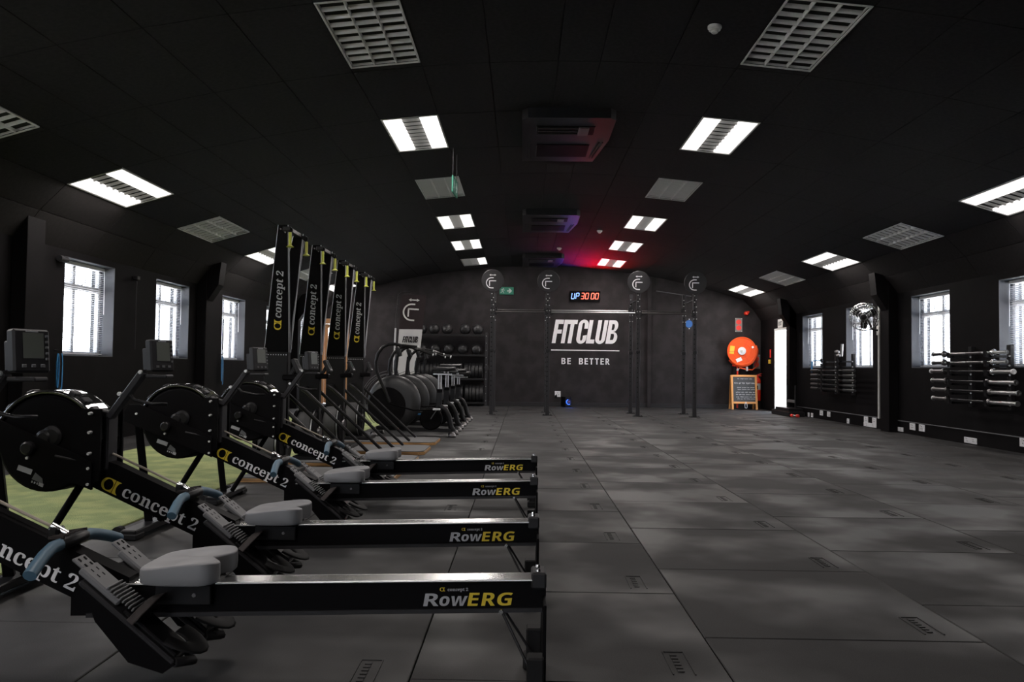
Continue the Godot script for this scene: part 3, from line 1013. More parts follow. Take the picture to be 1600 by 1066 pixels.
		holes.box(c0 + dr * -0.175 + nr * 0.022, V(0.1, 0.008, 0.062), 0.003, bs)
		var hs := part("adjuster_strap", holes, M.pad_grey, fp)
		var ho := Mb.new()
		for i in 4:
			for q in [-0.014, 0.014]: ho.box(c0 + dr * (-0.21 + i * 0.024) + nr * 0.027 + V(0, 0, q), V(0.012, 0.003, 0.005), 0.0, bs)
		part("adjuster_hole", ho, M.black, hs)
		var st := []
		for i in 9:
			var t := -1.0 + i / 4.0
			st.append(c0 + dr * 0.03 + nr * (0.015 + 0.075 * (1.0 - t * t)) + V(0, 0, t * 0.07))
		part("toe_strap", Mb.new().tube(st, 0.022, 8, true, 0.14), M.strap_brown, fp)
		var cup := []
		for i in 11:
			var a := PI * i / 10.0
			cup.append(c0 + dr * (0.14 + sin(a) * 0.075) + nr * (0.036 + sin(a) * 0.016) + V(0, 0, cos(a) * 0.05))
		part("heel_cup", Mb.new().tube(cup, 0.034, 8, true, 0.2), M.rubber_black, fp)
		part("heel_lip", Mb.new().tube([c0 + dr * 0.2 + nr * 0.0 + V(0, 0, -0.045), c0 + dr * 0.232 + nr * 0.015, c0 + dr * 0.2 + V(0, 0, 0.045)], 0.014, 8), M.charcoal, fp)
		var sole := Mb.new()
		sole.box(c0 + dr * 0.09 + nr * 0.014, V(0.2, 0.012, 0.09), 0.004, bs)
		part("heel_pad", sole, M.black_satin, fp)
	# handle
	var hd := part("handle", Mb.new().tube([V(-1.47, 0.408, -0.075), V(-1.452, 0.415, -0.03), V(-1.452, 0.415, 0.03), V(-1.47, 0.408, 0.075)], 0.019, 10), M.black_satin, r)
	for z in [-1.0, 1.0]:
		part("grip", Mb.new().tube([V(-1.465, 0.41, z * 0.06), V(-1.468, 0.408, z * 0.1), V(-1.462, 0.396, z * 0.15), V(-1.452, 0.38, z * 0.2), V(-1.446, 0.366, z * 0.235), V(-1.445, 0.362, z * 0.242)], 0.0185, 12), M.handle_blue, hd)
	var rib := Mb.new()
	for i in 6: rib.bar(V(-1.51, 0.425, -0.05 + i * 0.02), V(-1.455, 0.432, -0.062 + i * 0.025), 0.006, 0.008)
	part("handle_rib", rib, M.strap_brown, hd)
	part("swivel", Mb.new().cyl(V(-1.53, 0.452, 0), V(-1.48, 0.428, 0), 0.012, 0.009, 10), M.chrome, hd)
	part("handle_hook", Mb.new().box(V(-1.515, 0.425, 0), V(0.03, 0.05, 0.05), 0.006), M.black_satin, r)
	# seat
	var rings := []
	var top := func(x: float, z: float) -> float:
		var wells := exp(-(pow((x + 0.01) / 0.06, 2.0) + pow((absf(z) - 0.062) / 0.05, 2.0)))
		return 0.366 - 0.013 * wells + 0.008 * smoothstep(0.05, 0.13, absf(z)) * smoothstep(-0.12, 0.1, x) - 0.012 * smoothstep(0.03, -0.12, x)
	var outline := func(k: int, s: float) -> Vector2:
		var a := TAU * k / 48.0
		var cx := cos(a)
		var sz := sin(a)
		var x := signf(cx) * pow(absf(cx), 0.42) * 0.118
		var z := signf(sz) * pow(absf(sz), 0.42) * 0.132
		if x > 0.0: x -= 0.045 * exp(-pow(z / 0.035, 2.0))
		return Vector2(x, z) * s
	for lv in [[0.306, 0.93, false], [0.312, 0.985, false], [0.33, 1.0, false], [-0.006, 0.995, true], [-0.001, 0.965, true], [0.0, 0.9, true], [0.0, 0.75, true], [0.0, 0.5, true], [0.0, 0.25, true], [0.0, 0.02, true]]:
		var ring := PackedVector3Array()
		for k in 48:
			var q: Vector2 = outline.call(k, lv[1])
			var y: float = lv[0]
			if lv[2]: y += top.call(q.x, q.y)
			ring.append(V(-1.095 + q.x, y, q.y))
		rings.append(ring)
	var st := part("seat", Mb.new().loft(rings), M.seat_grey, r)
	var cg := Mb.new()
	cg.box(V(-1.095, 0.298, 0), V(0.19, 0.014, 0.09), 0.003)
	for z in [-1.0, 1.0]: cg.box(V(-1.095, 0.262, z * 0.048), V(0.17, 0.06, 0.012), 0.003)
	part("seat_carriage", cg, M.black_satin, st)
	for x in [-1.165, -1.025]:
		part("seat_roller", Mb.new().cyl(V(x, 0.305, -0.03), V(x, 0.305, 0.03), 0.014, -1.0, 14), M.white, st)
	part("bolt", Mb.new().cyl(V(-1.06, 0.262, 0.054), V(-1.06, 0.262, 0.058), 0.006, -1.0, 8), M.dull_steel, st)
	# prints
	var dn := Basis(Vector3.BACK, -0.424)
	var px := Transform3D(dn, V(-1.837, 0.462, 0.031))
	part("emblem", emblem(0.056, px), M.yellow, r)
	part("lettering", Mb.new().text("concept 2", serif, 0.05, 0.001, Transform3D(dn, px.origin + dn * V(0.1, -0.021, 0)), 0.345, false, 0.0), M.lettering_white, r)
	var gt := Basis(Vector3.BACK, 0.027)
	part("lettering", Mb.new().text("R", sans, 0.037, 0.001, Transform3D(gt, V(-0.372, 0.232, 0.026)), 0.046, false, 0.2).text("ow", sans, 0.037, 0.001, Transform3D(gt, V(-0.325, 0.2332, 0.026)), 0.083, false, 0.2), M.lettering_silver, r)
	part("lettering", Mb.new().text("ERG", sans, 0.038, 0.001, Transform3D(gt, V(-0.238, 0.235, 0.026)), 0.132, false, 0.2), M.yellow, r)
	part("lettering", Mb.new().text("concept 2", serif, 0.009, 0.001, Transform3D(gt, V(-0.298, 0.2785, 0.026)), 0.062, false, 0.0), M.lettering_silver, r)
	part("emblem", emblem(0.011, Transform3D(gt, V(-0.322, 0.283, 0.026))), M.yellow, r)
	r.set_meta("label", "black rowing machine nearest the camera, its flywheel end cut off by the photo's left edge")
	r.position = V(0.078, 0, -2.44)
	dup(r, V(0.075, 0, -3.335), "black rowing machine second from the camera, its round flywheel housing whole at the left edge")
	dup(r, V(0.093, 0, -4.54), "black rowing machine third from the camera, second from the far end of the rowing row")
	dup(r, V(0.110, 0, -5.63), "farthest black rowing machine, its flywheel just in front of the first tall ski machine")


# the maker's emblem: a crescent and a waisted pillar, height h, centred on its left end
func emblem(h: float, xf: Transform3D) -> Mb:
	var m := Mb.new()
	var r := 0.5
	xf = xf.scaled_local(Vector3(h, h, 1.0))
	for sg in [1.0, -1.0]:
		# half of the ring: round outside, a round hole off its centre, straight on the right
		var q := PackedVector2Array([Vector2(0, 0)])
		for i in 11:
			var a := PI - PI / 2 * (i + 1) / 11.0
			q.append(Vector2(r + cos(a) * r, sin(a) * r * sg))
		q.append(Vector2(1.95 * r, r * sg))
		q.append(Vector2(1.95 * r, 0))
		for i in 15:
			var a := PI * i / 14.0
			q.append(Vector2(1.14 * r + cos(a) * 0.72 * r, sin(a) * 0.84 * r * sg))
		m.prism(q, 0.001, xf)
	var b := PackedVector2Array([Vector2(2.06 * r, -r), Vector2(2.9 * r, -r)])
	for i in 11:
		var a := -PI / 2 - PI * (i + 0.5) / 11.0
		b.append(Vector2(2.9 * r + cos(a) * 0.5 * r, sin(a) * r * 0.9))
	b.append(Vector2(2.9 * r, r))
	b.append(Vector2(2.06 * r, r))
	m.prism(b, 0.001, xf)
	return m


# ---------------------------------------------------------------- ski machines
func ski_machines() -> void:
	var s := thing("ski_machine", "", "ski machine", Vector3.ZERO, 0.0, "row of ski machines")
	# platform: plywood board with a grey deck
	var pl := PackedVector2Array([Vector2(-0.2, -0.36), Vector2(0.98, -0.36), Vector2(1.05, -0.29), Vector2(1.05, 0.29), Vector2(0.98, 0.36), Vector2(-0.2, 0.36)])
	var up := Basis(Vector3.RIGHT, -PI / 2)
	var bd := part("platform", Mb.new().prism(pl, 0.03, Transform3D(up, V(0, 0.017, 0))), M.plywood, s)
	var dk := PackedVector2Array()
	for p in pl: dk.append(p * Vector2(0.992, 0.985))
	part("deck", Mb.new().prism(dk, 0.01, Transform3D(up, V(0, 0.037, 0))), M.deck_grey, bd)
	# two slanting uprights that open into a V
	for z in [-1.0, 1.0]:
		var a := V(0.045, 2.14, z * 0.235)
		var b := V(0.12, 2.14, z * 0.235)
		var c := V(0.09, 1.07, z * 0.03)
		var d := V(-0.118, 1.07, z * 0.03)
		var nz := (b - a).cross(d - a).normalized()
		if nz.z * z < 0.0: nz = -nz
		var t := nz * 0.018
		var m := Mb.new()
		m.quad(a, b, c, d, nz)
		m.quad(a - t, b - t, c - t, d - t, -nz)
		m.quad(a, b, b - t, a - t, Vector3.UP)
		m.quad(b, c, c - t, b - t, Vector3.RIGHT)
		m.quad(a, d, d - t, a - t, Vector3.LEFT)
		m.quad(d, c, c - t, d - t, Vector3.DOWN)
		var pn := part("upright", m, M.black, s)
		part("edge_trim", Mb.new().tube([b + V(0.004, 0, 0) - t * 0.5, c + V(0.004, 0, 0) - t * 0.5], 0.005, 6), M.alu, pn)
		part("edge_trim", Mb.new().tube([a - V(0.003, 0, 0) - t * 0.5, d - V(0.003, 0, 0) - t * 0.5], 0.004, 6), M.alu, pn)
		for q in [0.02, 0.06]:
			part("bolt", Mb.new().cyl(V(0.045 + q, 2.12 - q * 0.7, z * 0.23), V(0.045 + q, 2.12 - q * 0.7, z * 0.243), 0.006, -1.0, 8), M.dull_steel, pn)
		if z > 0.0:
			# print runs up the face
			var uy := (a + b - c - d).normalized()
			var ux := nz.cross(uy).normalized()
			var fx := Transform3D(Basis(uy, ux, nz), d.lerp(c, 0.5).lerp(a.lerp(b, 0.5), 0.18) + nz * 0.001)
			part("emblem", emblem(0.062, fx), M.yellow, pn)
			part("lettering", Mb.new().text("concept 2", serif, 0.062, 0.001, Transform3D(fx.basis, fx.origin + fx.basis * V(0.105, -0.026, 0)), 0.40, false, 0.12), M.lettering_silver, pn)
		# pulley arm, cord and handle
		part("pulley_arm", Mb.new().box(V(0.12, 2.105, z * 0.235), V(0.07, 0.04, 0.045), 0.006), M.black_satin, s)
		part("pulley", Mb.new().cyl(V(0.145, 2.1, z * 0.235 - 0.012), V(0.145, 2.1, z * 0.235 + 0.012), 0.022, -1.0, 14), M.black, s)
		part("cord", Mb.new().tube([V(0.135, 2.09, z * 0.23), V(0.1, 1.33, z * 0.04), V(0.105, 1.1, z * 0.01)], 0.004, 6), M.cord_grey, s)
		var hp := V(0.15, 2.075, z * 0.25)
		var lean := V(0.03 * (1.0 if z > 0.0 else 0.6), -1, 0.05).normalized()
		var h := part("handle", Mb.new().tube([hp, hp + lean * 0.03, hp + lean * 0.11], 0.0125, 10).cyl(hp + lean * 0.108, hp + lean * 0.124, 0.013, 0.032, 12), M.handle_yellow, s)
		part("handle_cord", Mb.new().tube([hp + V(-0.012, 0.02, 0), hp], 0.008, 6), M.black, h)
	part("cross_head", Mb.new().box(V(0.085, 2.125, 0), V(0.06, 0.035, 0.45), 0.004), M.black_satin, s)
	# lower body
	var lb := part("lower_body", Mb.new().box(V(-0.012, 0.565, 0), V(0.205, 1.02, 0.085), 0.006), M.rubber_black, s)
	var dots := Mb.new()
	for i in 9: dots.cyl(V(-0.1 + i * 0.022, 1.05, 0.0425), V(-0.1 + i * 0.022, 1.05, 0.0435), 0.0042, -1.0, 6)
	part("rivet", dots, M.white, lb)
	part("base_foot", Mb.new().box(V(0.05, 0.06, 0), V(0.34, 0.04, 0.4), 0.006), M.black_satin, s)
	# struts down to the platform
	for z in [-1.0, 1.0]:
		part("strut", Mb.new().tube([V(-0.04, 0.735, z * 0.22), V(0.02, 0.7, z * 0.235), V(0.73, 0.045, z * 0.27)], 0.017, 10), M.black_satin, s)
	part("strut_yoke", Mb.new().box(V(-0.04, 0.735, 0), V(0.04, 0.04, 0.46), 0.005), M.black_satin, s)
	# flywheel drum
	var fx := Transform3D(Basis(Vector3.BACK, PI / 2), V(0.0, 0.3, 0))
	var fl := part("flywheel", Mb.new().lathe([Vector2(0, -0.08), Vector2(0.19, -0.08), Vector2(0.218, -0.07), Vector2(0.222, -0.04), Vector2(0.205, -0.035)], fx, 32), M.black, s)
	part("flywheel_rim", Mb.new().lathe([Vector2(0.205, 0.1), Vector2(0.222, 0.105), Vector2(0.222, 0.135), Vector2(0.19, 0.15), Vector2(0, 0.15)], fx, 32), M.black, fl)
	part("guard_ring", Mb.new().lathe([Vector2(0.221, -0.062), Vector2(0.226, -0.06), Vector2(0.226, -0.05), Vector2(0.221, -0.048)], fx, 32), M.brushed, fl)
	part("flywheel_band", Mb.new().lathe([Vector2(0.205, -0.035), Vector2(0.208, 0.03), Vector2(0.205, 0.1)], fx, 32), M.drum_grey, fl)
	part("flywheel_hub", Mb.new().lathe([Vector2(0.06, -0.08), Vector2(0.055, -0.1), Vector2(0.0, -0.105)], fx, 20), M.dull_steel, fl)
	# monitor
	var mb := Basis(Vector3.BACK, 0.45)
	var mc := V(0.165, 0.955, 0.02)
	part("monitor_bracket", Mb.new().box(V(0.115, 0.855, 0.02), V(0.13, 0.05, 0.1), 0.01), M.black, s)
	part("monitor_post", Mb.new().bar(V(0.1, 0.86, 0.02), V(0.15, 0.95, 0.02), 0.03, 0.03, 0.003, Vector3.BACK), M.black_satin, s)
	var mo := part("monitor", Mb.new().box(mc, V(0.034, 0.13, 0.115), 0.006, mb), M.charcoal, s)
	part("screen", Mb.new().box(mc + mb * V(0.0175, 0.015, 0), V(0.002, 0.075, 0.07), 0.0, mb), M.screen_glass, mo)
	for i in 3: part("button", Mb.new().box(mc + mb * V(0.018, -0.045, -0.03 + i * 0.03), V(0.004, 0.01, 0.014), 0.001, mb), M.white, mo)
	s.set_meta("label", "tall black ski machine nearest the camera, right behind the farthest rowing machine's flywheel")
	s.position = V(-2.115, 0.0, -6.8)
	dup(s, V(-2.115, 0.0, -7.88), "second tall black ski machine from the camera in the row of four")
	dup(s, V(-2.115, 0.0, -8.95), "third tall black ski machine from the camera in the row of four")
	dup(s, V(-2.115, 0.0, -10.02), "farthest tall black ski machine, next to the exercise bikes")


# ---------------------------------------------------------------- exercise bikes
func bikes() -> void:
	var spots := [-11.1, -12.15, -13.2, -14.3]
	var labels := ["black air bike nearest the ski machines, first of four with domed fan housings", "second black air bike from the ski machines, with domed fan housing", "third black air bike from the ski machines, with domed fan housing", "farthest black air bike, closest to the storage shelves"]
	for i in 4:
		var b := thing("air_bike", labels[i], "exercise bike", V(-1.5, 0, spots[i]), 0.0, "row of air bikes")
		# frame
		var fr := Mb.new()
		fr.bar(V(-0.55, 0.1, 0), V(0.52, 0.075, 0), 0.07, 0.05, 0.006)
		fr.bar(V(0.33, 0.64, 0), V(0.31, 0.18, 0), 0.06, 0.075, 0.006, Vector3.RIGHT)
		fr.bar(V(-0.3, 0.5, 0), V(-0.3, 0.1, 0), 0.06, 0.08, 0.006, Vector3.RIGHT)
		fr.bar(V(-0.28, 0.3, 0), V(0.31, 0.3, 0), 0.05, 0.07, 0.006)
		fr.tube([V(0.33, 0.42, 0), V(0.42, 0.36, 0), V(0.47, 0.26, 0), V(0.5, 0.12, 0), V(0.54, 0.06, 0)], 0.04, 10)
		part("frame", fr, M.black_satin, b)
		for x in [-0.55, 0.52]:
			var sb := part("stabiliser", Mb.new().box(V(x, 0.045, 0), V(0.07, 0.04, 0.52), 0.01), M.black_satin, b)
			for z in [-0.24, 0.24]:
				part("levelling_foot", Mb.new().lathe([Vector2(0, 0.0), Vector2(0.05, 0.0), Vector2(0.054, 0.018), Vector2(0.045, 0.045), Vector2(0.03, 0.062), Vector2(0, 0.066)], Transform3D(Basis(), V(x + 0.02, 0, z)), 18), M.dull_steel, sb)
		part("blue_stripe", Mb.new().box(V(-0.02, 0.3, 0.0265), V(0.2, 0.02, 0.002)), M.band_blue, b)
		# fan housing
		var fx := Transform3D(Basis(Vector3.RIGHT, PI / 2), V(-0.3, 0.465, 0))
		var prof := []
		for q in [[0.0, 0.13], [0.16, 0.13], [0.24, 0.128], [0.29, 0.118], [0.335, 0.095], [0.36, 0.065], [0.373, 0.035], [0.375, 0.0]]: prof.append(Vector2(q[0], -q[1]))
		for k in range(6, -1, -1): prof.append(prof[k] * Vector2(1, -1))
		var fh := part("fan_housing", Mb.new().lathe(prof, fx, 44, true), M.fan_grey, b)
		part("rim_seam", Mb.new().lathe([Vector2(0.37, -0.012), Vector2(0.381, -0.01), Vector2(0.381, 0.01), Vector2(0.37, 0.012)], fx, 44), M.black, fh)
		# black grille cover, set towards the front
		var shp := PackedVector2Array()
		for k in 36:
			var a := TAU * k / 36.0
			shp.append(Vector2(-0.085 + cos(a) * 0.262, -0.06 + sin(a) * 0.27))
		for z in [-1.0, 1.0]:
			part("side_shroud", Mb.new().prism(shp, 0.012, Transform3D(Basis(), V(-0.3, 0.465, z * 0.138))), M.black_matt, fh)
		# wire guard on the front of the fan
		var gr := Mb.new()
		for q in [[0.44, 0.0], [0.40, 0.1], [0.40, -0.1]]:
			var ring := []
			for k in 17:
				var a := deg_to_rad(100.0 + 130.0 * k / 16.0)
				ring.append(V(-0.34 + cos(a) * q[0], 0.465 + sin(a) * q[0], q[1]))
			gr.tube(ring, 0.005, 6)
		stuff(part("wire_guard", gr, M.mid_grey, fh))
		# crank and pedals
		part("crank_case", Mb.new().lathe([Vector2(0, -0.05), Vector2(0.14, -0.05), Vector2(0.158, -0.035), Vector2(0.158, 0.035), Vector2(0.14, 0.05), Vector2(0, 0.05)], Transform3D(fx.basis, V(0.22, 0.235, 0)), 32), M.black, b)
		for z in [-1.0, 1.0]:
			var e := V(0.22 + z * 0.09, 0.235 + z * 0.14, z * 0.075)
			var ca := part("crank", Mb.new().bar(V(0.22, 0.235, z * 0.07), e, 0.014, 0.03, 0.003, Vector3.BACK), M.dull_steel, b)
			part("pedal", Mb.new().box(e + V(0, 0, z * 0.06), V(0.1, 0.024, 0.09), 0.006), M.white if z > 0.0 else M.rubber_black, ca)
		# moving arms with grips
		for z in [-1.0, 1.0]:
			var sw: float = ([0.20, 0.02, -0.04, -0.02][i] if z > 0.0 else [-0.02, 0.14, 0.06, 0.03][i])
			var rot := Basis(Vector3.BACK, sw)
			var pv := V(-0.33, 0.47, z * 0.22)
			var pts := []
			for q in [[0.0, 0.0], [-0.03, 0.15], [-0.07, 0.3], [-0.1, 0.45], [-0.09, 0.58], [-0.04, 0.69], [0.04, 0.765], [0.13, 0.79], [0.22, 0.775], [0.3, 0.74]]:
				pts.append(pv + rot * V(q[0], q[1], 0))
			var am := part("swing_arm", Mb.new().tube(pts, 0.023, 10), M.black_satin, b)
			part("grip", Mb.new().tube([pv + rot * V(0.27, 0.755, 0), pv + rot * V(0.52, 0.68, 0)], 0.017, 10), M.rubber_black, am)
			part("grip_cap", Mb.new().cyl(pv + rot * V(0.515, 0.682, 0), pv + rot * V(0.53, 0.677, 0), 0.019, -1.0, 10), M.zinc, am)
			part("link_rod", Mb.new().tube([pv + V(0.0, -0.02, 0), V(0.0, 0.36, z * 0.2), V(0.22 + z * 0.09, 0.235 + z * 0.14, z * 0.14)], 0.01, 8), M.black, b)
		# console
		part("console_post", Mb.new().bar(V(-0.3, 0.8, 0), V(-0.27, 1.12, 0), 0.03, 0.04, 0.004, Vector3.RIGHT), M.black_satin, b)
		var co := part("console", Mb.new().box(V(-0.255, 1.17, 0), V(0.05, 0.13, 0.16), 0.01, Basis(Vector3.BACK, 0.3)), M.charcoal, b)
		part("screen", Mb.new().box(V(-0.228, 1.18, 0), V(0.004, 0.08, 0.11), 0.0, Basis(Vector3.BACK, 0.3)), M.screen_glass, co)
		# seat post and saddle
		var h: float = [0.0, 0.045, -0.03, -0.075][i]
		var sp := Mb.new()
		for x in [0.318, 0.352]: sp.box(V(x, 0.74 + h / 2, 0), V(0.02, 0.24 + h, 0.035), 0.003)
		part("seat_post", sp, M.alu, b)
		part("post_collar", Mb.new().box(V(0.335, 0.63, 0), V(0.075, 0.05, 0.07), 0.006), M.black, b)
		part("seat_slider", Mb.new().box(V(0.37, 0.862 + h, 0), V(0.26, 0.022, 0.045), 0.004), M.brushed, b)
		part("slider_knob", Mb.new().ball(V(0.41, 0.89 + h, 0), 0.022, 12), M.brushed, b)
		var rings := []
		for q in [[0.22, 0.02, 0.955], [0.25, 0.034, 0.958], [0.32, 0.042, 0.958], [0.39, 0.07, 0.956], [0.45, 0.112, 0.956], [0.51, 0.124, 0.962], [0.545, 0.1, 0.964], [0.555, 0.07, 0.962]]:
			var ring := PackedVector3Array()
			for k in 16:
				var a := TAU * k / 16.0
				ring.append(V(q[0], q[2] - 0.022 + h + sin(a) * 0.03, cos(a) * q[1]))
			rings.append(ring)
		part("saddle", Mb.new().loft(rings), M.charcoal, b)


# the gym's mark: an arc open to the right round an angle, under a two-headed arrow; R is the radius of a round sign that carries it
func gym_mark(R: float, d: float, xf: Transform3D) -> Mb:
	var m := Mb.new()
	var w := 0.042 * R
	var seg := func(a: Vector2, b: Vector2, hw: float) -> void:
		var e := (b - a).normalized()
		var s := Vector2(-e.y, e.x) * hw
		m.prism(PackedVector2Array([a - s, b - s, b + s, a + s]), d, xf)
	seg.call(Vector2(-0.2, 0.49) * R, Vector2(0.22, 0.49) * R, w * 0.75)
	for s in [-1.0, 1.0]:
		m.prism(PackedVector2Array([Vector2(0.01 + s * 0.31, 0.49) * R, Vector2(0.01 + s * 0.16, 0.58) * R, Vector2(0.01 + s * 0.16, 0.40) * R]), d, xf)
	var c := Vector2(-0.09, -0.21) * R
	var q := PackedVector2Array()
	var r0 := 0.455 * R
	q.append(Vector2(0.09 * R, c.y + r0 + w))
	for i in 25:
		var a := PI / 2 + PI * i / 24.0
		q.append(c + Vector2(cos(a), sin(a)) * (r0 + w))
	q.append(Vector2(0.09 * R, c.y - r0 - w))
	q.append(Vector2(0.09 * R, c.y - r0 + w))
	for i in 25:
		var a := PI * 1.5 - PI * i / 24.0
		q.append(c + Vector2(cos(a), sin(a)) * (r0 - w))
	q.append(Vector2(0.09 * R, c.y + r0 - w))
	m.prism(q, d, xf)
	seg.call(Vector2(-0.29, -0.03) * R, Vector2(0.31, -0.03) * R, w)
	seg.call(Vector2(-0.27, -0.03) * R, Vector2(-0.27, -0.47) * R, w)
	return m


# ---------------------------------------------------------------- storage shelves, balls, plates
func storage() -> void:
	var z0 := -19.72
	var z1 := -20.22
	var xa := -2.85
	var xb := -0.92
	var ys := [0.1, 0.70, 1.295, 1.80]
	var r := thing("storage_rack", "black steel storage rack of four shelves holding balls and weight plates against the far wall", "rack", V(0, 0, 0))
	for x in [xa, xb]:
		for z in [z0, z1]:
			var up := part("rack_post", Mb.new().box(V(x, 0.925, z), V(0.06, 1.85, 0.06), 0.004), M.charcoal, r)
			part("foot_plate", Mb.new().box(V(x, 0.006, z), V(0.13, 0.012, 0.13)), M.dull_steel, up)
			for k in 10:
				if z == z0: part("bolt", Mb.new().cyl(V(x, 0.14 + k * 0.18, z + 0.03), V(x, 0.14 + k * 0.18, z + 0.036), 0.008, -1.0, 8), M.brushed, up)
	for y in ys:
		var sh := Mb.new()
		sh.box(V((xa + xb) / 2, y - 0.012, (z0 + z1) / 2), V(xb - xa, 0.012, z0 - z1), 0.002)
		sh.box(V((xa + xb) / 2, y - 0.022, z0 - 0.005), V(xb - xa, 0.05, 0.02), 0.003)
		part("shelf", sh, M.black_satin, r)
	var ball_spots := [[3, [-2.58, -2.26, -1.93, -1.47, -1.15]], [2, [-2.55, -2.23, -1.89, -1.53, -1.18]]]
	var ord := ["left end", "second from the left", "middle", "second from the right", "right end"]
	for b in ball_spots:
		for i in 5:
			var rad := 0.14
			var t := thing("slam_ball", "round black slam ball, %s of the %s rack shelf" % [ord[i], "top" if b[0] == 3 else "second"], "ball", V(b[1][i], ys[b[0]] - 0.006 + rad, -19.96), 0.0, "slam balls on the storage rack")
			part("ball_body", Mb.new().ball(Vector3.ZERO, rad, 24), M.ball_rubber, t)
			var seam := []
			for k in 25:
				var a := TAU * k / 24.0
				seam.append(V(cos(a) * rad, sin(a) * rad * 0.25, sin(a) * rad * 0.968))
			part("seam", Mb.new().tube(seam, 0.003, 6, false), M.black, t)
			var pr := Mb.new()
			var tilt := rng.randf_range(-0.8, 0.8)
			for k in 9:
				var a := -0.35 + k * 0.0875
				var pp := V(sin(a), 0.12, cos(a)).normalized() * (rad + 0.0005)
				pr.box(pp, V(0.014, 0.022, 0.002), 0.0, Basis(Vector3.UP, a))
			var o := part("print", pr, M.mid_grey if i % 2 == 0 else M.charcoal, t)
			o.rotation = Vector3(rng.randf_range(-0.3, 0.3), rng.randf_range(-0.4, 0.4), tilt)
	# bumper plates standing on the two lower shelves
	var plate := func(rad: float, th: float) -> Array:
		var fx := Transform3D(Basis(Vector3.BACK, PI / 2), Vector3.ZERO)
		var h := th / 2
		var a := Mb.new().lathe([Vector2(0.03, -h), Vector2(0.07, -h), Vector2(0.075, -h + 0.008), Vector2(rad - 0.05, -h + 0.008), Vector2(rad - 0.04, -h), Vector2(rad - 0.006, -h), Vector2(rad, -h + 0.006), Vector2(rad, h - 0.006), Vector2(rad - 0.006, h), Vector2(rad - 0.04, h), Vector2(rad - 0.05, h - 0.008), Vector2(0.075, h - 0.008), Vector2(0.07, h), Vector2(0.03, h)], fx, 32)
		var c := Mb.new().lathe([Vector2(0.026, -h - 0.002), Vector2(0.034, -h - 0.002), Vector2(0.034, h + 0.002), Vector2(0.026, h + 0.002)], fx, 20)
		return [a, c]
	for sh in [[1, 0.19, -2.62, -1.02], [0, 0.218, -2.62, -0.99]]:
		var x: float = sh[3]
		var i := 0
		while x > sh[2]:
			var th: float = [0.09, 0.075, 0.085, 0.06, 0.095, 0.05][i % 6]
			var pm: Array = plate.call(sh[1], th)
			x -= th / 2
			var lab := "black rubber bumper plate standing in the row on the %s shelf of the storage rack" % ["bottom" if sh[0] == 0 else "third"]
			var t := thing("bumper_plate", lab, "weight plate", V(x, ys[sh[0]] - 0.006 + sh[1], -19.96), 0.0, "bumper plates on the storage rack")
			part("plate_body", pm[0], M.plate_rubber, t)
			part("steel_hub", pm[1], M.dull_steel, t)
			x -= th / 2 + (0.012 if i % 5 != 4 else 0.06)
			i += 1
	var tw := Mb.new()
	tw.tube([V(-0.89, 1.55, -19.67), V(-0.89, 1.2, -19.67), V(-0.9, 0.98, -19.66)], 0.012, 6)
	tw.box(V(-0.9, 0.95, -19.65), V(0.1, 0.11, 0.05), 0.01, Basis(Vector3.BACK, 0.5))
	single("hand_strap", tw, M.charcoal, "dark strap with a grey tag hanging on the right post of the storage rack", "strap")


# ---------------------------------------------------------------- banner flag
func banner() -> void:
	var b := thing("banner_flag", "tall banner flag, dark top with the gym's mark and white bottom lettered FITCLUB", "banner", V(-2.6, 0.008, -16.0))
	# cloth hangs from a pole with a slight belly
	var put := func(u: float, y: float) -> Vector3:
		return V(0.07 + u * (0.46 + 0.035 * (y - 1.2)) + 0.06 * (y - 1.7), y, 0.012 * sin(u * 5.0 + y * 2.5) + 0.01 * sin(y * 4.0))
	for c in [["flag_top", 1.72, 2.42, M.banner_dark], ["flag_bottom", 0.55, 1.72, M.banner_white]]:
		var m := Mb.new()
		var ny := 14
		for i in ny:
			for k in 8:
				var ya := lerpf(c[1], c[2], i / float(ny))
				var yb := lerpf(c[1], c[2], (i + 1) / float(ny))
				var p: Vector3 = put.call(k / 8.0, ya)
				var q: Vector3 = put.call((k + 1) / 8.0, ya)
				var s: Vector3 = put.call((k + 1) / 8.0, yb)
				var t: Vector3 = put.call(k / 8.0, yb)
				var nn := (q - p).cross(t - p).normalized()
				m.quad(p, q, s, t, nn)
				var dd := V(0, 0, -0.003)
				m.quad(p + dd, q + dd, s + dd, t + dd, -nn)
		part(c[0], m, c[3], b)
	part("sleeve", Mb.new().tube([V(-0.03, 0.3, 0), V(-0.025, 1.0, 0), V(0.0, 1.74, 0)], 0.018, 8), M.banner_white, b)
	part("pole", Mb.new().tube([V(-0.035, 0.05, -0.01), V(-0.025, 1.0, -0.01), V(0.01, 2.0, -0.01), V(0.05, 2.44, -0.01), V(0.14, 2.475, -0.01), V(0.3, 2.47, -0.01)], 0.011, 8), M.black_satin, b)
	var bs := part("base", Mb.new().box(V(-0.03, 0.02, 0), V(0.5, 0.04, 0.5), 0.006), M.black_satin, b)
	part("base_post", Mb.new().cyl(V(-0.035, 0.03, -0.01), V(-0.035, 0.12, -0.01), 0.02, -1.0, 12), M.black_satin, bs)
	var R := 0.36
	part("mark_print", gym_mark(R, 0.002, Transform3D(Basis(Vector3.BACK, -0.05), V(0.36, 2.14, 0.028))), M.off_white, b)
	part("lettering", block_word(0.125, 0.31, 0.002, V(0.145, 1.45, 0.03)), M.black_matt, b)


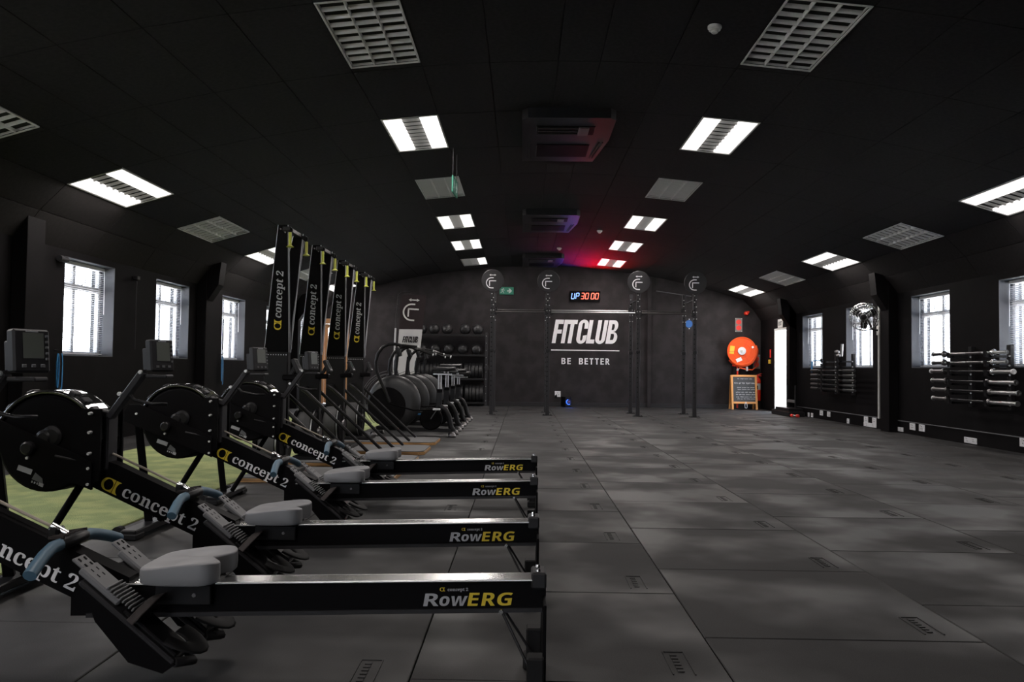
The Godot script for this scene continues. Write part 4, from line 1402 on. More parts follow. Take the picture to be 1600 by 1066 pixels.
# ---------------------------------------------------------------- pull-up rig
func rig() -> void:
	var g := thing("pull_up_rig", "black steel pull-up rig with four round signs on top, standing before the far wall", "rig", V(0, 0, 0))
	var xs := [-0.645, 0.513, 2.375, 3.54]
	var zf := -16.3
	var zb := -17.4
	for x in xs:
		for z in [zf, zb]:
			var top := 2.66 if z == zf else 2.62
			var pm := Mb.new().box(V(x, top / 2, z), V(0.075, top, 0.075), 0.005)
			var up := part("upright", pm, M.charcoal, g)
			part("base_plate", Mb.new().box(V(x, 0.006, z), V(0.2, 0.012, 0.16), 0.002), M.black_satin, up)
			for s in [-1.0, 1.0]:
				part("anchor_bolt", Mb.new().cyl(V(x + s * 0.075, 0.012, z + 0.05), V(x + s * 0.075, 0.03, z + 0.05), 0.011, -1.0, 8), M.dull_steel, up)
			# holes down the front face, and the bolts at the joints
			var ho := Mb.new()
			var k := 0
			while 0.4 + k * 0.1 < top - 0.15:
				ho.cyl(V(x - 0.012, 0.4 + k * 0.1, z + 0.0372), V(x - 0.012, 0.4 + k * 0.1, z + 0.0378), 0.0125, -1.0, 8)
				k += 1
			stuff(part("bolt_hole", ho, M.black_matt, up))
			for q in [[-0.012, 2.5], [0.022, 2.42], [-0.012, 2.37], [0.022, 2.27], [-0.028, 2.16], [0.028, 2.16], [-0.028, 2.02], [0.028, 2.02]]:
				part("bolt", Mb.new().cyl(V(x + q[0], q[1], z + 0.037), V(x + q[0], q[1], z + 0.045), 0.011, -1.0, 8), M.brushed, up)
			part("splice_collar", Mb.new().box(V(x, 1.33, z), V(0.09, 0.06, 0.09), 0.005), M.black_satin, up)
	for i in 3:
		for z in [zf, zb]:
			var y := 2.13 if z == zf else 2.25
			part("pull_up_bar", Mb.new().cyl(V(xs[i] + 0.04, y, z), V(xs[i + 1] - 0.04, y, z), 0.017, -1.0, 12), M.brushed if i == 1 else M.dull_steel, g)
			part("bar_flange", Mb.new().box(V(xs[i] + 0.05, y, z), V(0.03, 0.14, 0.07), 0.003).prism(PackedVector2Array([Vector2(xs[i] + 0.06, y - 0.02), Vector2(xs[i] + 0.17, y - 0.012), Vector2(xs[i] + 0.06, y - 0.09)]), 0.01, Transform3D(Basis(), V(0, 0, z))), M.black_satin, g)
			part("bar_flange", Mb.new().box(V(xs[i + 1] - 0.05, y, z), V(0.03, 0.14, 0.07), 0.003), M.black_satin, g)
	for x in xs:
		part("cross_beam", Mb.new().cyl(V(x, 2.42, zf - 0.03), V(x, 2.42, zb + 0.03), 0.014, -1.0, 10), M.charcoal, g)
	for i in 4:
		var s := part("round_sign", Mb.new().lathe([Vector2(0, -0.012), Vector2(0.226, -0.012), Vector2(0.233, -0.006), Vector2(0.233, 0.006), Vector2(0.226, 0.012), Vector2(0, 0.012)], Transform3D(Basis(Vector3.RIGHT, PI / 2), V(xs[i], 2.77, zf + 0.055)), 48), M.charcoal, g)
		part("mark", gym_mark(0.233, 0.004, Transform3D(Basis(), V(xs[i], 2.77, zf + 0.068))), M.lettering_white, s)


# ---------------------------------------------------------------- far wall
func far_wall() -> void:
	var lw: Material = M.lettering_white
	var a := bw(0.732, 1.618)
	var b := bw(2.385, 1.618)
	single("wall_lettering", block_word(bw(0, 2.222).y - a.y, b.x - a.x, 0.012, V(a.x, a.y, ZB + 0.006)), lw, "big white slanted letters FITCLUB on the dark far wall", "lettering")
	var l0 := bw(0.72, 1.44)
	var l1 := bw(2.466, 1.44)
	single("wall_rule", Mb.new().box(V((l0.x + l1.x) / 2, l0.y, ZB + 0.006), V(l1.x - l0.x, 0.026, 0.012), 0.002), lw, "thin white line between the words FITCLUB and BE BETTER", "line")
	var t := Mb.new()
	var y := bw(0, 1.083).y
	var h := bw(0, 1.238).y - y
	for q in [["B", 0.988, 1.092], ["E", 1.137, 1.225], ["B", 1.435, 1.54], ["E", 1.578, 1.665], ["T", 1.705, 1.80], ["T", 1.845, 1.94], ["E", 1.985, 2.07], ["R", 2.115, 2.217]]:
		var p := bw(q[1], 0)
		var r := bw(q[2], 0)
		t.text(q[0], sans, h, 0.012, Transform3D(Basis(), V(p.x, y, ZB + 0.006)), r.x - p.x, false)
	single("wall_lettering", t, lw, "smaller white words BE BETTER under the line on the far wall", "lettering")
	# clock
	var c0 := bw(1.19, 2.70)
	var c1 := bw(1.96, 2.96)
	var ck := thing("led_timer", "slim black wall timer with glowing blue UP and red 30 00 digits above the lettering", "timer", V((c0.x + c1.x) / 2, (c0.y + c1.y) / 2, ZB))
	part("case", Mb.new().box(V(0, 0, 0.035), V(c1.x - c0.x, c1.y - c0.y, 0.06), 0.006), M.black, ck)
	var hgt := 0.148
	var wd := 0.072
	var segs := {"U": "bcdef", "P": "abefg", "3": "abcdg", "0": "abcdef"}
	var x := -0.33
	for q in [["U", -0.31], ["P", -0.198], ["3", -0.065], ["0", 0.045], ["0", 0.192], ["0", 0.302]]:
		var m := Mb.new()
		var t0 := 0.0165
		var sh := 0.14
		for ch in segs[q[0]]:
			var box := {"a": [0, 1, 1], "d": [0, -1, 1], "g": [0, 0, 1], "f": [-1, 0.5, 0], "b": [1, 0.5, 0], "e": [-1, -0.5, 0], "c": [1, -0.5, 0]}
			var s: Array = box[ch]
			var cy: float = s[1] * hgt / 2
			var pc := V(q[1] + s[0] * wd / 2 + cy * sh, cy, 0.067)
			if s[2] == 1: m.box(pc, V(wd - 0.006, t0, 0.006))
			else: m.box(pc, V(t0, hgt / 2 - 0.006, 0.006), 0.0, Basis(Vector3.BACK, -sh))
		part("led_digit", m, M.led_blue if q[1] < -0.1 else M.led_red, ck)
	for q in [[-0.33, Color(0.2, 0.3, 1.0), TIMER * 0.13], [0.2, Color(1.0, 0.03, 0.02), TIMER]]:
		var sp := SpotLight3D.new()
		sp.name = "led_light"
		sp.light_color = q[1]
		sp.light_energy = q[2]
		sp.light_size = 0.05
		sp.spot_range = 25.0
		sp.spot_attenuation = 2.0
		sp.spot_angle = 48.0
		sp.spot_angle_attenuation = 1.0
		sp.shadow_enabled = true
		sp.position = V(q[0], 0, 0.09)
		sp.basis = Basis(Vector3.UP, PI) * Basis(Vector3.RIGHT, 0.8)
		ck.add_child(sp, true)
	# green exit sign
	var e0 := bw(-0.618, 2.849)
	var e1 := bw(-0.257, 3.043)
	var ex := thing("exit_sign", "green emergency exit sign with running figure and white arrow on the far wall", "exit sign", V((e0.x + e1.x) / 2, (e0.y + e1.y) / 2, ZB))
	exit_face(ex, e1.x - e0.x, e1.y - e0.y, 0.03, 1.0)
	# socket and speaker
	var so := bw(0.90, 0.317)
	var sk := thing("wall_socket", "white wall socket above the small black speaker on the far wall", "socket", V(so.x, so.y, ZB), 0.0)
	socket(sk, 0.15, 0.15)
	part("plug", Mb.new().box(V(-0.045, -0.055, 0.025), V(0.05, 0.06, 0.05), 0.006), M.black, sk)
	var s0 := bw(1.0, 0.0)
	var sx := thing("speaker", "small black cube speaker with a glowing blue ring on the floor under the socket", "speaker", V(s0.x + 0.105, 0, ZB + 0.32), 0.45)
	part("cabinet", Mb.new().box(V(0, 0.135, 0), V(0.2, 0.26, 0.22), 0.012), M.black, sx)
	part("grille_frame", Mb.new().box(V(0, 0.135, 0.112), V(0.18, 0.24, 0.01), 0.004), M.black_gloss, sx)
	part("driver_cone", Mb.new().lathe([Vector2(0.07, 0.0), Vector2(0.066, 0.012), Vector2(0.02, 0.002), Vector2(0, 0.006)], Transform3D(Basis(Vector3.RIGHT, PI / 2), V(0, 0.13, 0.117)), 28), M.charcoal, sx)
	var arc := []
	for i in 17:
		var a2 := deg_to_rad(110.0 + 190.0 * i / 16.0)
		arc.append(V(cos(a2) * 0.064, 0.13 + sin(a2) * 0.064, 0.128))
	part("led_ring", Mb.new().tube(arc, 0.009, 8), M.ring_blue, sx)
	part("power_light", Mb.new().ball(V(0.012, 0.138, 0.126), 0.007, 8), M.led_red, sx)
	var om := OmniLight3D.new()
	om.name = "ring_light"; om.light_color = Color(0.15, 0.4, 1.0); om.light_energy = 0.02; om.light_size = 0.05; om.omni_range = 20.0; om.omni_attenuation = 2.0; om.shadow_enabled = true
	om.position = V(0, 0.13, 0.2)
	sx.add_child(om)
	for x2 in [-0.08, 0.08]:
		part("rubber_foot", Mb.new().box(V(x2, 0.004, 0), V(0.03, 0.008, 0.16)), M.rubber_black, sx)
	# round blue sign
	var bs := bw(4.235, 2.15)
	var sn := thing("safety_sign", "small round blue mandatory sign seen between the two right rig posts", "sign", V(bs.x, bs.y, ZB))
	part("panel", Mb.new().box(V(0, 0, 0.004), V(0.2, 0.28, 0.006), 0.001), M.charcoal, sn)
	part("blue_disc", Mb.new().cyl(V(0, 0, 0.007), V(0, 0, 0.009), 0.095, -1.0, 32), M.sign_blue, sn)
	for yy in [-0.12, 0.12]: part("fixing", Mb.new().cyl(V(0.01, yy, 0.006), V(0.01, yy, 0.012), 0.012, -1.0, 10), M.white, sn)
	# slanting cable conduit near the ceiling between the right posts
	single("conduit", Mb.new().tube([bw(3.4, 2.985, 0.03), bw(4.3, 2.86, 0.03)], 0.012, 8), M.mid_grey, "thin slanting grey conduit high on the far wall between the right posts", "conduit")
	# fire point signs
	for q in [[5.505, 2.138, 0.18, 0.36, "upper clear sign with two red discs above the fire hose reel"], [6.0, 1.205, 0.18, 0.36, "lower clear sign with two red discs to the right of the fire hose reel"]]:
		var p := bw(q[0], q[1])
		var fs := thing("fire_sign", q[4], "sign", V(minf(p.x, 5.99), p.y, ZB), 0.0, "clear fire point signs")
		part("panel", Mb.new().box(V(0, 0, 0.008), V(q[2], q[3], 0.006), 0.001), M.sign_grey, fs)
		for s in [-1.0, 1.0]:
			part("red_disc", Mb.new().cyl(V(0.0, s * 0.075, 0.011), V(0.0, s * 0.075, 0.013), 0.066, -1.0, 28), M.sign_red, fs)
			for xx in [-0.075, 0.075]: part("fixing", Mb.new().cyl(V(xx, s * 0.165, 0.0), V(xx, s * 0.165, 0.014), 0.009, -1.0, 10), M.brushed, fs)
	# hose reel
	var hc := bw(5.59, 1.47, 0.3)
	var hr := thing("fire_hose_reel", "big round orange-red fire hose reel on the far wall above the chalkboard", "hose reel", V(hc.x, hc.y, ZB))
	var turn := Transform3D(Basis(Vector3.UP, -0.25) * Basis(Vector3.RIGHT, PI / 2), V(0, 0, 0.3))
	var R := 0.355
	part("reel_disc", Mb.new().lathe([Vector2(0, 0.055), Vector2(0.1, 0.055), Vector2(0.11, 0.045), Vector2(0.2, 0.045), Vector2(0.205, 0.05), Vector2(0.22, 0.05), Vector2(0.225, 0.045), Vector2(R - 0.03, 0.045), Vector2(R - 0.02, 0.055), Vector2(R, 0.055), Vector2(R + 0.004, 0.048), Vector2(R - 0.01, 0.04), Vector2(R - 0.01, -0.11), Vector2(R, -0.12), Vector2(R, -0.13), Vector2(0, -0.13)], turn, 56), M.hose_red, hr)
	var hub := part("hub", Mb.new().lathe([Vector2(0.1, 0.055), Vector2(0.098, 0.07), Vector2(0.09, 0.075), Vector2(0.0, 0.075)], turn, 32), M.white, hr)
	part("axle_cap", Mb.new().lathe([Vector2(0.03, 0.075), Vector2(0.026, 0.1), Vector2(0, 0.1)], turn, 16), M.off_white, hub)
	var ribs := Mb.new()
	for k in 3:
		var a3 := deg_to_rad(62.0 + 120.0 * k)
		ribs.bar(turn * V(cos(a3) * 0.13, 0.05, -sin(a3) * 0.13), turn * V(cos(a3) * 0.33, 0.05, -sin(a3) * 0.33), 0.008, 0.01, 0.0, turn.basis.y)
	part("pressed_rib", ribs, M.sign_red, hr)
	part("instruction_label", Mb.new().box(turn * V(-0.24, 0.051, -0.03), V(0.11, 0.002, 0.2), 0.0, turn.basis * Basis(Vector3.UP, -0.12)), M.label_yellow, hr)
	part("maker_label", Mb.new().box(turn * V(-0.07, 0.051, 0.22), V(0.14, 0.002, 0.09), 0.0, turn.basis * Basis(Vector3.UP, 0.45)), M.white, hr)
	part("check_tag", Mb.new().box(turn * V(0.26, 0.058, -0.1), V(0.05, 0.004, 0.05), 0.0, turn.basis * Basis(Vector3.UP, 0.5)), M.white, hr)
	var hose := Mb.new()
	for w2 in [[0.37, 0.02, -2.3, 0.4], [0.385, -0.03, -2.5, 0.2]]:
		var pts := []
		for i in 21:
			var a4: float = lerpf(w2[2], w2[3], i / 20.0)
			pts.append(turn * V(cos(a4) * w2[0], w2[1], -sin(a4) * w2[0]))
		hose.tube(pts, 0.019, 8)
	hose.tube([turn * V(0.33, 0.05, -0.1), V(0.36, -0.03, 0.25), V(0.42, -0.2, 0.22), V(0.40, -0.38, 0.22), V(0.28, -0.47, 0.24), V(0.12, -0.46, 0.26), V(-0.05, -0.42, 0.27)], 0.018, 8)
	part("red_hose", hose, M.hose_red, hr)
	part("wall_bracket", Mb.new().box(V(0, 0, 0.1), V(0.1, 0.3, 0.15), 0.01).box(V(0, 0, 0.034), V(0.3, 0.4, 0.02), 0.004), M.red, hr)
	part("feed_pipe", Mb.new().tube([V(-0.2, -0.36, 0.16), V(-0.1, -0.37, 0.17), V(-0.075, -0.42, 0.17), V(-0.075, -0.60, 0.17), V(-0.075, -1.0, 0.17), V(-0.075, -hc.y + 0.02, 0.17)], 0.022, 10), M.red, hr)
	part("valve", Mb.new().cyl(V(-0.075, -0.5, 0.17), V(-0.075, -0.44, 0.17), 0.032, -1.0, 12).cyl(V(-0.075, -0.47, 0.17), V(-0.03, -0.44, 0.2), 0.014, -1.0, 8), M.brushed, hr)
	part("nozzle", Mb.new().tube([V(0.13, -0.39, 0.29), V(0.135, -0.5, 0.29)], 0.026, 10), M.white, hr)
	part("nozzle_loop", Mb.new().tube([V(0.14, -0.5, 0.28), V(0.17, -0.62, 0.26), V(0.24, -0.66, 0.22), V(0.3, -0.6, 0.2), V(0.29, -0.5, 0.2), V(0.2, -0.47, 0.22)], 0.012, 8), M.black, hr)
	# extinguisher
	var ep := bw(6.03, 0.2)
	var fe := thing("fire_extinguisher", "red fire extinguisher hanging on the far wall behind the right edge of the chalkboard", "extinguisher", V(5.98, 0.21, ZB + 0.12))
	var EX := Transform3D()
	part("cylinder", Mb.new().lathe([Vector2(0, 0), Vector2(0.075, 0.0), Vector2(0.082, 0.015), Vector2(0.082, 0.50), Vector2(0.07, 0.55), Vector2(0.035, 0.585), Vector2(0.028, 0.62), Vector2(0, 0.62)], EX, 28), M.red, fe)
	part("label", Mb.new().lathe([Vector2(0.0825, 0.28), Vector2(0.0825, 0.44)], EX, 28), M.off_white, fe)
	part("label_print", Mb.new().box(V(-0.03, 0.34, 0.079), V(0.045, 0.1, 0.003), 0.0, Basis(Vector3.UP, -0.36)), M.black, fe)
	part("valve_head", Mb.new().box(V(0, 0.64, 0), V(0.05, 0.05, 0.05), 0.006).bar(V(0, 0.67, 0), V(0.11, 0.69, 0.03), 0.022, 0.012).bar(V(0, 0.655, 0), V(0.1, 0.63, 0.03), 0.022, 0.012), M.red, fe)
	part("discharge_hose", Mb.new().tube([V(-0.03, 0.64, 0.02), V(-0.09, 0.6, 0.04), V(-0.1, 0.48, 0.05), V(-0.092, 0.3, 0.05)], 0.011, 8), M.black, fe)
	part("wall_hook", Mb.new().box(V(0, 0.56, -0.1), V(0.08, 0.1, 0.03), 0.004), M.black, fe)
	# chalkboard: A-frame
	var cb := thing("chalkboard_sign", "wooden framed A-board chalkboard with white handwriting below the fire hose reel", "chalkboard", V(5.555, 0, ZB + 0.5))
	var lean := Basis(Vector3.RIGHT, -0.13)
	var wdt := 0.60
	for s in [-1.0, 1.0]:
		part("leg", Mb.new().box(lean * V(s * wdt / 2, 0.432, 0), V(0.05, 0.87, 0.028), 0.004, lean), M.frame_orange, cb)
		part("back_leg", Mb.new().box(V(s * wdt / 2, 0.425, -0.23), V(0.045, 0.87, 0.024), 0.004, Basis(Vector3.RIGHT, 0.14)), M.frame_orange, cb)
	part("top_rail", Mb.new().box(lean * V(0, 0.845, 0), V(wdt - 0.05, 0.05, 0.028), 0.004, lean), M.frame_orange, cb)
	part("bottom_rail", Mb.new().box(lean * V(0, 0.17, 0), V(wdt - 0.05, 0.05, 0.028), 0.004, lean), M.frame_orange, cb)
	var brd := part("board", Mb.new().box(lean * V(0, 0.508, -0.002), V(wdt - 0.05, 0.63, 0.012), 0.0, lean), M.chalkboard, cb)
	# handwriting: the lines are too small to read in the photo, so they stay loops of chalk
	var scr := Mb.new()
	var rows := [[0.77, 0.10, 0.30, 0.012], [0.66, 0.02, 0.52, 0.03], [0.55, 0.08, 0.40, 0.014], [0.50, 0.10, 0.40, 0.012], [0.43, 0.05, 0.48, 0.016], [0.375, 0.05, 0.5, 0.016], [0.315, 0.06, 0.46, 0.016], [0.265, 0.08, 0.42, 0.012]]
	for rw in rows:
		var px: float = -0.26 + rw[1]
		var endx: float = px + rw[2]
		while px < endx:
			var wl := rng.randf_range(0.05, 0.12)
			var pts2 := []
			var n := int(wl / 0.008)
			for i in n + 1:
				var ph := i * 1.9 + rng.randf() * 0.8
				pts2.append(lean * V(px + i * 0.008 + sin(ph) * 0.004, rw[0] + cos(ph) * rw[3] * rng.randf_range(0.4, 1.0), 0.0055))
			if pts2.size() > 2: scr.tube(pts2, 0.0032, 5)
			px += wl + 0.02
	part("chalk_writing", scr, M.chalk, brd)
	part("rope_loop", Mb.new().tube([V(0.03, 0.19, -0.01), V(0.0, 0.12, 0.0), V(0.005, 0.05, 0.0), V(0.035, 0.03, 0.0), V(0.06, 0.06, 0.0), V(0.055, 0.12, 0.0), V(0.03, 0.19, -0.01)], 0.006, 6), M.white, cb)
	# red sounder high in the corner
	var rs := bw(6.0, 2.52, 0.05)
	var al := thing("alarm_sounder", "red fire alarm sounder high in the far right corner under the ceiling", "alarm", V(5.72, rs.y - 0.08, ZB))
	part("body", Mb.new().lathe([Vector2(0, 0.0), Vector2(0.055, 0.0), Vector2(0.055, 0.05), Vector2(0.04, 0.09), Vector2(0, 0.1)], Transform3D(Basis(Vector3.RIGHT, PI / 2), V(0, 0, 0.0)), 20), M.red, al)
	part("horn", Mb.new().box(V(0.05, 0.03, 0.04), V(0.05, 0.05, 0.04), 0.008), M.red, al)
	# wooden doorway at the left end
	var dr := thing("glazed_door", "wooden framed glazed door glowing with daylight at the left end of the far wall", "door", V(-4.87, 0, ZB - 0.02))
	var fr := Mb.new()
	fr.box(V(-0.32, 1.08, 0), V(0.1, 2.16, 0.12), 0.005)
	fr.box(V(0.32, 1.08, 0), V(0.1, 2.16, 0.12), 0.005)
	fr.box(V(0, 2.12, 0), V(0.54, 0.13, 0.12), 0.005)
	part("door_frame", fr, M.oak, dr)
	var lf := Mb.new()
	for s in [-1.0, 1.0]: lf.box(V(s * 0.225, 1.025, -0.03), V(0.08, 2.05, 0.04), 0.004)
	lf.box(V(0, 0.12, -0.03), V(0.37, 0.22, 0.04), 0.004)
	lf.box(V(0, 2.0, -0.03), V(0.37, 0.09, 0.04), 0.004)
	part("door_leaf", lf, M.oak, dr)
	part("pane", Mb.new().box(V(0, 1.09, -0.03), V(0.36, 1.74, 0.006)), M.glass, dr)
	part("door_handle", Mb.new().tube([V(0.2, 1.0, -0.01), V(0.2, 1.0, 0.03), V(0.12, 1.0, 0.03)], 0.01, 8), M.brushed, dr)


const TIMER := 11.0


func exit_face(o: Node3D, w: float, h: float, d: float, dirn: float) -> void:
	part("body", Mb.new().box(V(0, 0, d / 2), V(w, h, d), 0.004), M.exit_green, o)
	# running figure from capsules, arrow from a prism
	var m := Mb.new()
	var z := d + 0.001
	var s := h / 0.2
	var fx := func(x: float, y: float) -> Vector3: return V(-w * 0.29 + x * s, y * s, z)
	m.cyl(fx.call(0.022, 0.058) - V(0, 0, 0.001), fx.call(0.022, 0.058) + V(0, 0, 0.001), 0.014 * s, -1.0, 14)
	for q in [[0.014, 0.04, -0.006, 0.0], [-0.006, 0.0, 0.025, -0.025], [0.025, -0.025, 0.03, -0.065], [-0.006, 0.0, -0.022, -0.038], [-0.022, -0.038, -0.055, -0.045], [0.014, 0.036, 0.04, 0.012], [0.04, 0.012, 0.058, 0.026], [0.012, 0.036, -0.022, 0.036], [-0.022, 0.036, -0.034, 0.01]]:
		m.bar(fx.call(q[0], q[1]), fx.call(q[2], q[3]), 0.012 * s, 0.002, 0.0, Vector3.BACK)
	part("running_figure", m, M.exit_white, o)
	var a := PackedVector2Array()
	for p in [[-0.07, 0.016], [-0.005, 0.016], [-0.035, 0.06], [0.005, 0.06], [0.06, 0.0], [0.005, -0.06], [-0.035, -0.06], [-0.005, -0.016], [-0.07, -0.016]]:
		a.append(Vector2(w * 0.22 + p[0] * s, p[1] * s))
	part("arrow", Mb.new().prism(a, 0.002, Transform3D(Basis(), V(0, 0, z))), M.exit_white, o)


# a socket plate on the local z = 0 plane
func socket(o: Node3D, w: float, h: float, twin := false) -> void:
	part("plate", Mb.new().box(V(0, 0, 0.006), V(w, h, 0.012), 0.003), M.white, o)
	var ho := Mb.new()
	for s in ([-1.0, 1.0] if twin else [0.0]):
		var cx: float = s * w * 0.25
		for q in [[0, 0.2], [-0.17, -0.12], [0.17, -0.12]]:
			ho.cyl(V(cx + q[0] * h, q[1] * h, 0.012), V(cx + q[0] * h, q[1] * h, 0.0135), h * 0.07, -1.0, 8)
		part("switch", Mb.new().box(V(cx - 0.28 * h, 0.3 * h, 0.014), V(0.12 * h, 0.18 * h, 0.006), 0.001), M.off_white, o)
	part("pin_hole", ho, M.black_matt, o)


# ---------------------------------------------------------------- right wall
func right_wall() -> void:
	var face := -PI / 2   # local +z looks into the room (-x)
	# doorway in the far corner
	var z0 := -18.08
	var z1 := -19.17
	var dm := Mb.new()
	for z in [z0 - 0.025, z1 + 0.025]: dm.box(V(XR + 0.05, 0.995, z), V(0.13, 1.99, 0.05), 0.004)
	dm.box(V(XR + 0.05, 1.965, (z0 + z1) / 2), V(0.13, 0.05, z0 - z1 - 0.1), 0.004)
	var door := struct("door_1", dm, M.off_white)
	var leaf := part("door_leaf", Mb.new().box(V(XR + 0.12 + 0.39, 0.98, z1 + 0.02), V(0.76, 1.94, 0.04), 0.004), M.off_white, door)
	part("door_handle", Mb.new().tube([V(XR + 0.82, 1.0, z1 + 0.04), V(XR + 0.82, 1.0, z1 + 0.09), V(XR + 0.7, 1.0, z1 + 0.09)], 0.01, 8), M.brushed, leaf)
	part("threshold", Mb.new().box(V(XR + 0.08, 0.002, (z0 + z1) / 2), V(0.16, 0.02, z0 - z1 - 0.1), 0.003), M.concrete, door)
	var xs := thing("exit_sign", "small white EXIT plate on the right wall above the open door", "exit sign", V(XR, 2.1, -18.74), face)
	part("panel", Mb.new().box(V(0, 0, 0.006), V(0.36, 0.2, 0.01), 0.002), M.off_white, xs)
	part("lettering", Mb.new().text("EXIT", sans, 0.09, 0.002, Transform3D(Basis(), V(0, -0.045, 0.012)), 0.24), M.charcoal, xs)
	var cp := thing("call_point", "small red and yellow fire call point beside the open door", "call point", V(XR, 1.2, -19.5), face)
	part("body", Mb.new().box(V(0, 0, 0.02), V(0.1, 0.1, 0.04), 0.005), M.label_yellow, cp)
	part("sign_plate", Mb.new().box(V(0, 0.2, 0.004), V(0.1, 0.2, 0.006), 0.001), M.sign_red, cp)
	# sockets along the skirting
	var list := [
		["s", -16.177, 0.127, 0.16, 0.1, "left of the far pair of sockets under the far barbell rack"], ["s", -15.79, 0.123, 0.16, 0.1, "right of the far pair of sockets under the far barbell rack"],
		["s", -16.9, 0.05, 0.09, 0.09, "left of two low sockets by the floor near the open door"], ["s", -16.7, 0.05, 0.11, 0.09, "right of two low sockets by the floor near the open door"],
		["s", -14.86, 0.05, 0.1, 0.09, "lone low socket by the floor below the wall fan's window"],
		["s", -14.087, 0.127, 0.16, 0.105, "left of the pair of sockets at the foot of the white conduit"], ["s", -13.757, 0.127, 0.16, 0.105, "right socket of the pair, right under the white conduit"],
		["t", -13.93, 0.043, 0.5, 0.07, "long socket strip by the floor under the pair at the white conduit"], ["t", -12.87, 0.052, 0.3, 0.07, "short socket strip by the floor just right of the pilaster"],
		["s", -12.422, 0.125, 0.17, 0.105, "left of the pair of sockets below the third window"], ["s", -12.132, 0.125, 0.17, 0.105, "right of the pair of sockets below the third window"],
		["t", -10.83, 0.053, 0.3, 0.08, "low socket strip by the floor below the near barbell rack"], ["s", -9.68, 0.135, 0.17, 0.11, "socket at the right edge of the photo below the near barbells"]]
	for q in list:
		var o := thing("wall_socket", ("white socket, " if q[0] == "s" else "white ") + q[5], "socket", V(XR, q[2], q[1]), face, "sockets along the right wall")
		socket(o, q[3], q[4], q[0] == "t")
	# conduit and wall fan
	single("conduit", Mb.new().tube([V(XR - 0.03, 0.18, -13.52), V(XR - 0.03, 2.18, -13.5)], 0.022, 10), M.off_white, "white vertical conduit beside the pilaster under the wall fan", "conduit")
	var fan := thing("wall_fan", "round caged wall fan in front of the third right window from the camera", "fan", V(5.76, 1.9, -13.38))
	var ax := Basis(Vector3.UP, -0.55) * Basis(Vector3.RIGHT, 0.1)   # local z is the fan's axis
	var cg := Mb.new()
	for q in [[0.235, 0.0], [0.225, 0.04], [0.19, 0.065], [0.14, 0.08], [0.09, 0.088], [0.225, -0.04], [0.19, -0.065], [0.14, -0.08]]:
		var ring := []
		for k in 33:
			var a := TAU * k / 32.0
			ring.append(ax * V(cos(a) * q[0], sin(a) * q[0], q[1]))
		cg.tube(ring, 0.003 if q[1] != 0.0 else 0.006, 5, false)
	for k in 36:
		var a := TAU * k / 36.0
		var e := V(cos(a), sin(a), 0)
		for s in [-1.0, 1.0]:
			cg.tube([ax * (e * 0.05 + V(0, 0, s * 0.09)), ax * (e * 0.14 + V(0, 0, s * 0.08)), ax * (e * 0.2 + V(0, 0, s * 0.06)), ax * (e * 0.235)], 0.0018, 4, false)
	stuff(part("cage", cg, M.chrome, fan))
	for k in 3:
		var a := TAU * k / 3.0 + 0.5
		var rr := []
		for t in 7:
			var u := t / 6.0
			var rad := 0.05 + 0.155 * u
			var wid := 0.05 + 0.09 * sin(u * PI * 0.75 + 0.3)
			var ring := PackedVector3Array()
			for j in 8:
				var b := TAU * j / 8.0
				var w3 := a + cos(b) * wid / rad * 0.45
				ring.append(ax * V(cos(w3) * rad, sin(w3) * rad, cos(b) * 0.025 + sin(b) * 0.003))
			rr.append(ring)
		part("blade", Mb.new().loft(rr), M.black, fan)
	part("hub", Mb.new().lathe([Vector2(0, -0.12), Vector2(0.07, -0.12), Vector2(0.08, -0.1), Vector2(0.08, -0.04), Vector2(0.055, 0.0), Vector2(0.055, 0.07), Vector2(0.04, 0.095), Vector2(0, 0.1)], Transform3D(ax * Basis(Vector3.RIGHT, PI / 2), Vector3.ZERO), 24), M.black_satin, fan)
	part("wall_arm", Mb.new().tube([ax * V(0, 0, -0.1), V(0.12, -0.05, -0.12), V(0.19, -0.2, -0.13), V(0.3, -0.22, -0.13)], 0.018, 8), M.charcoal, fan)
	part("wall_plate", Mb.new().box(V(0.31, -0.22, -0.13), V(0.05, 0.16, 0.1), 0.008), M.off_white, fan)
	part("pull_cord", Mb.new().tube([V(-0.03, -0.1, 0.03), V(-0.03, -0.28, 0.03)], 0.0025, 5), M.white, fan)
	# barbell racks
	barbell_rack(-10.72, -9.87, [1.225, 1.107, 0.99, 0.862, 0.738, 0.613], 5.78, "near wall-mounted black barbell rack holding six barbells below the right windows", true)
	barbell_rack(-15.3, -14.52, [1.2, 1.1, 0.99, 0.9, 0.81, 0.72, 0.64], 5.8, "far wall-mounted black barbell rack below the windows near the open door", false)
	# ropes hung on the far rack
	var rp := Mb.new()
	for k in 4:
		var x := 5.88 + 0.02 * k
		rp.tube([V(x, 1.17, -16.1 - 0.05 * k), V(x - 0.02, 1.02, -16.05 - 0.06 * k), V(x, 0.96, -16.12 - 0.06 * k), V(x + 0.02, 1.05, -16.2 - 0.05 * k), V(x, 1.17, -16.12 - 0.05 * k)], 0.012, 6)
	rp.tube([V(5.98, 1.19, -16.3), V(5.98, 1.19, -15.95)], 0.01, 6)
	rp.tube([V(6.1, 1.19, -16.12), V(5.96, 1.19, -16.12)], 0.012, 6)
	single("skipping_ropes", rp, M.band_blue, "bunch of blue skipping ropes hanging below the farthest right window", "ropes")
	# small things on the floor by the door
	var st := thing("step_box", "dark low step box on the floor right of the open door", "step", V(5.85, 0, -17.5))
	part("body", Mb.new().box(V(0, 0.05, 0), V(0.34, 0.1, 1.2), 0.012), M.black_satin, st)
	part("top_pad", Mb.new().box(V(0, 0.106, 0), V(0.32, 0.014, 1.16), 0.004), M.rubber_black, st)
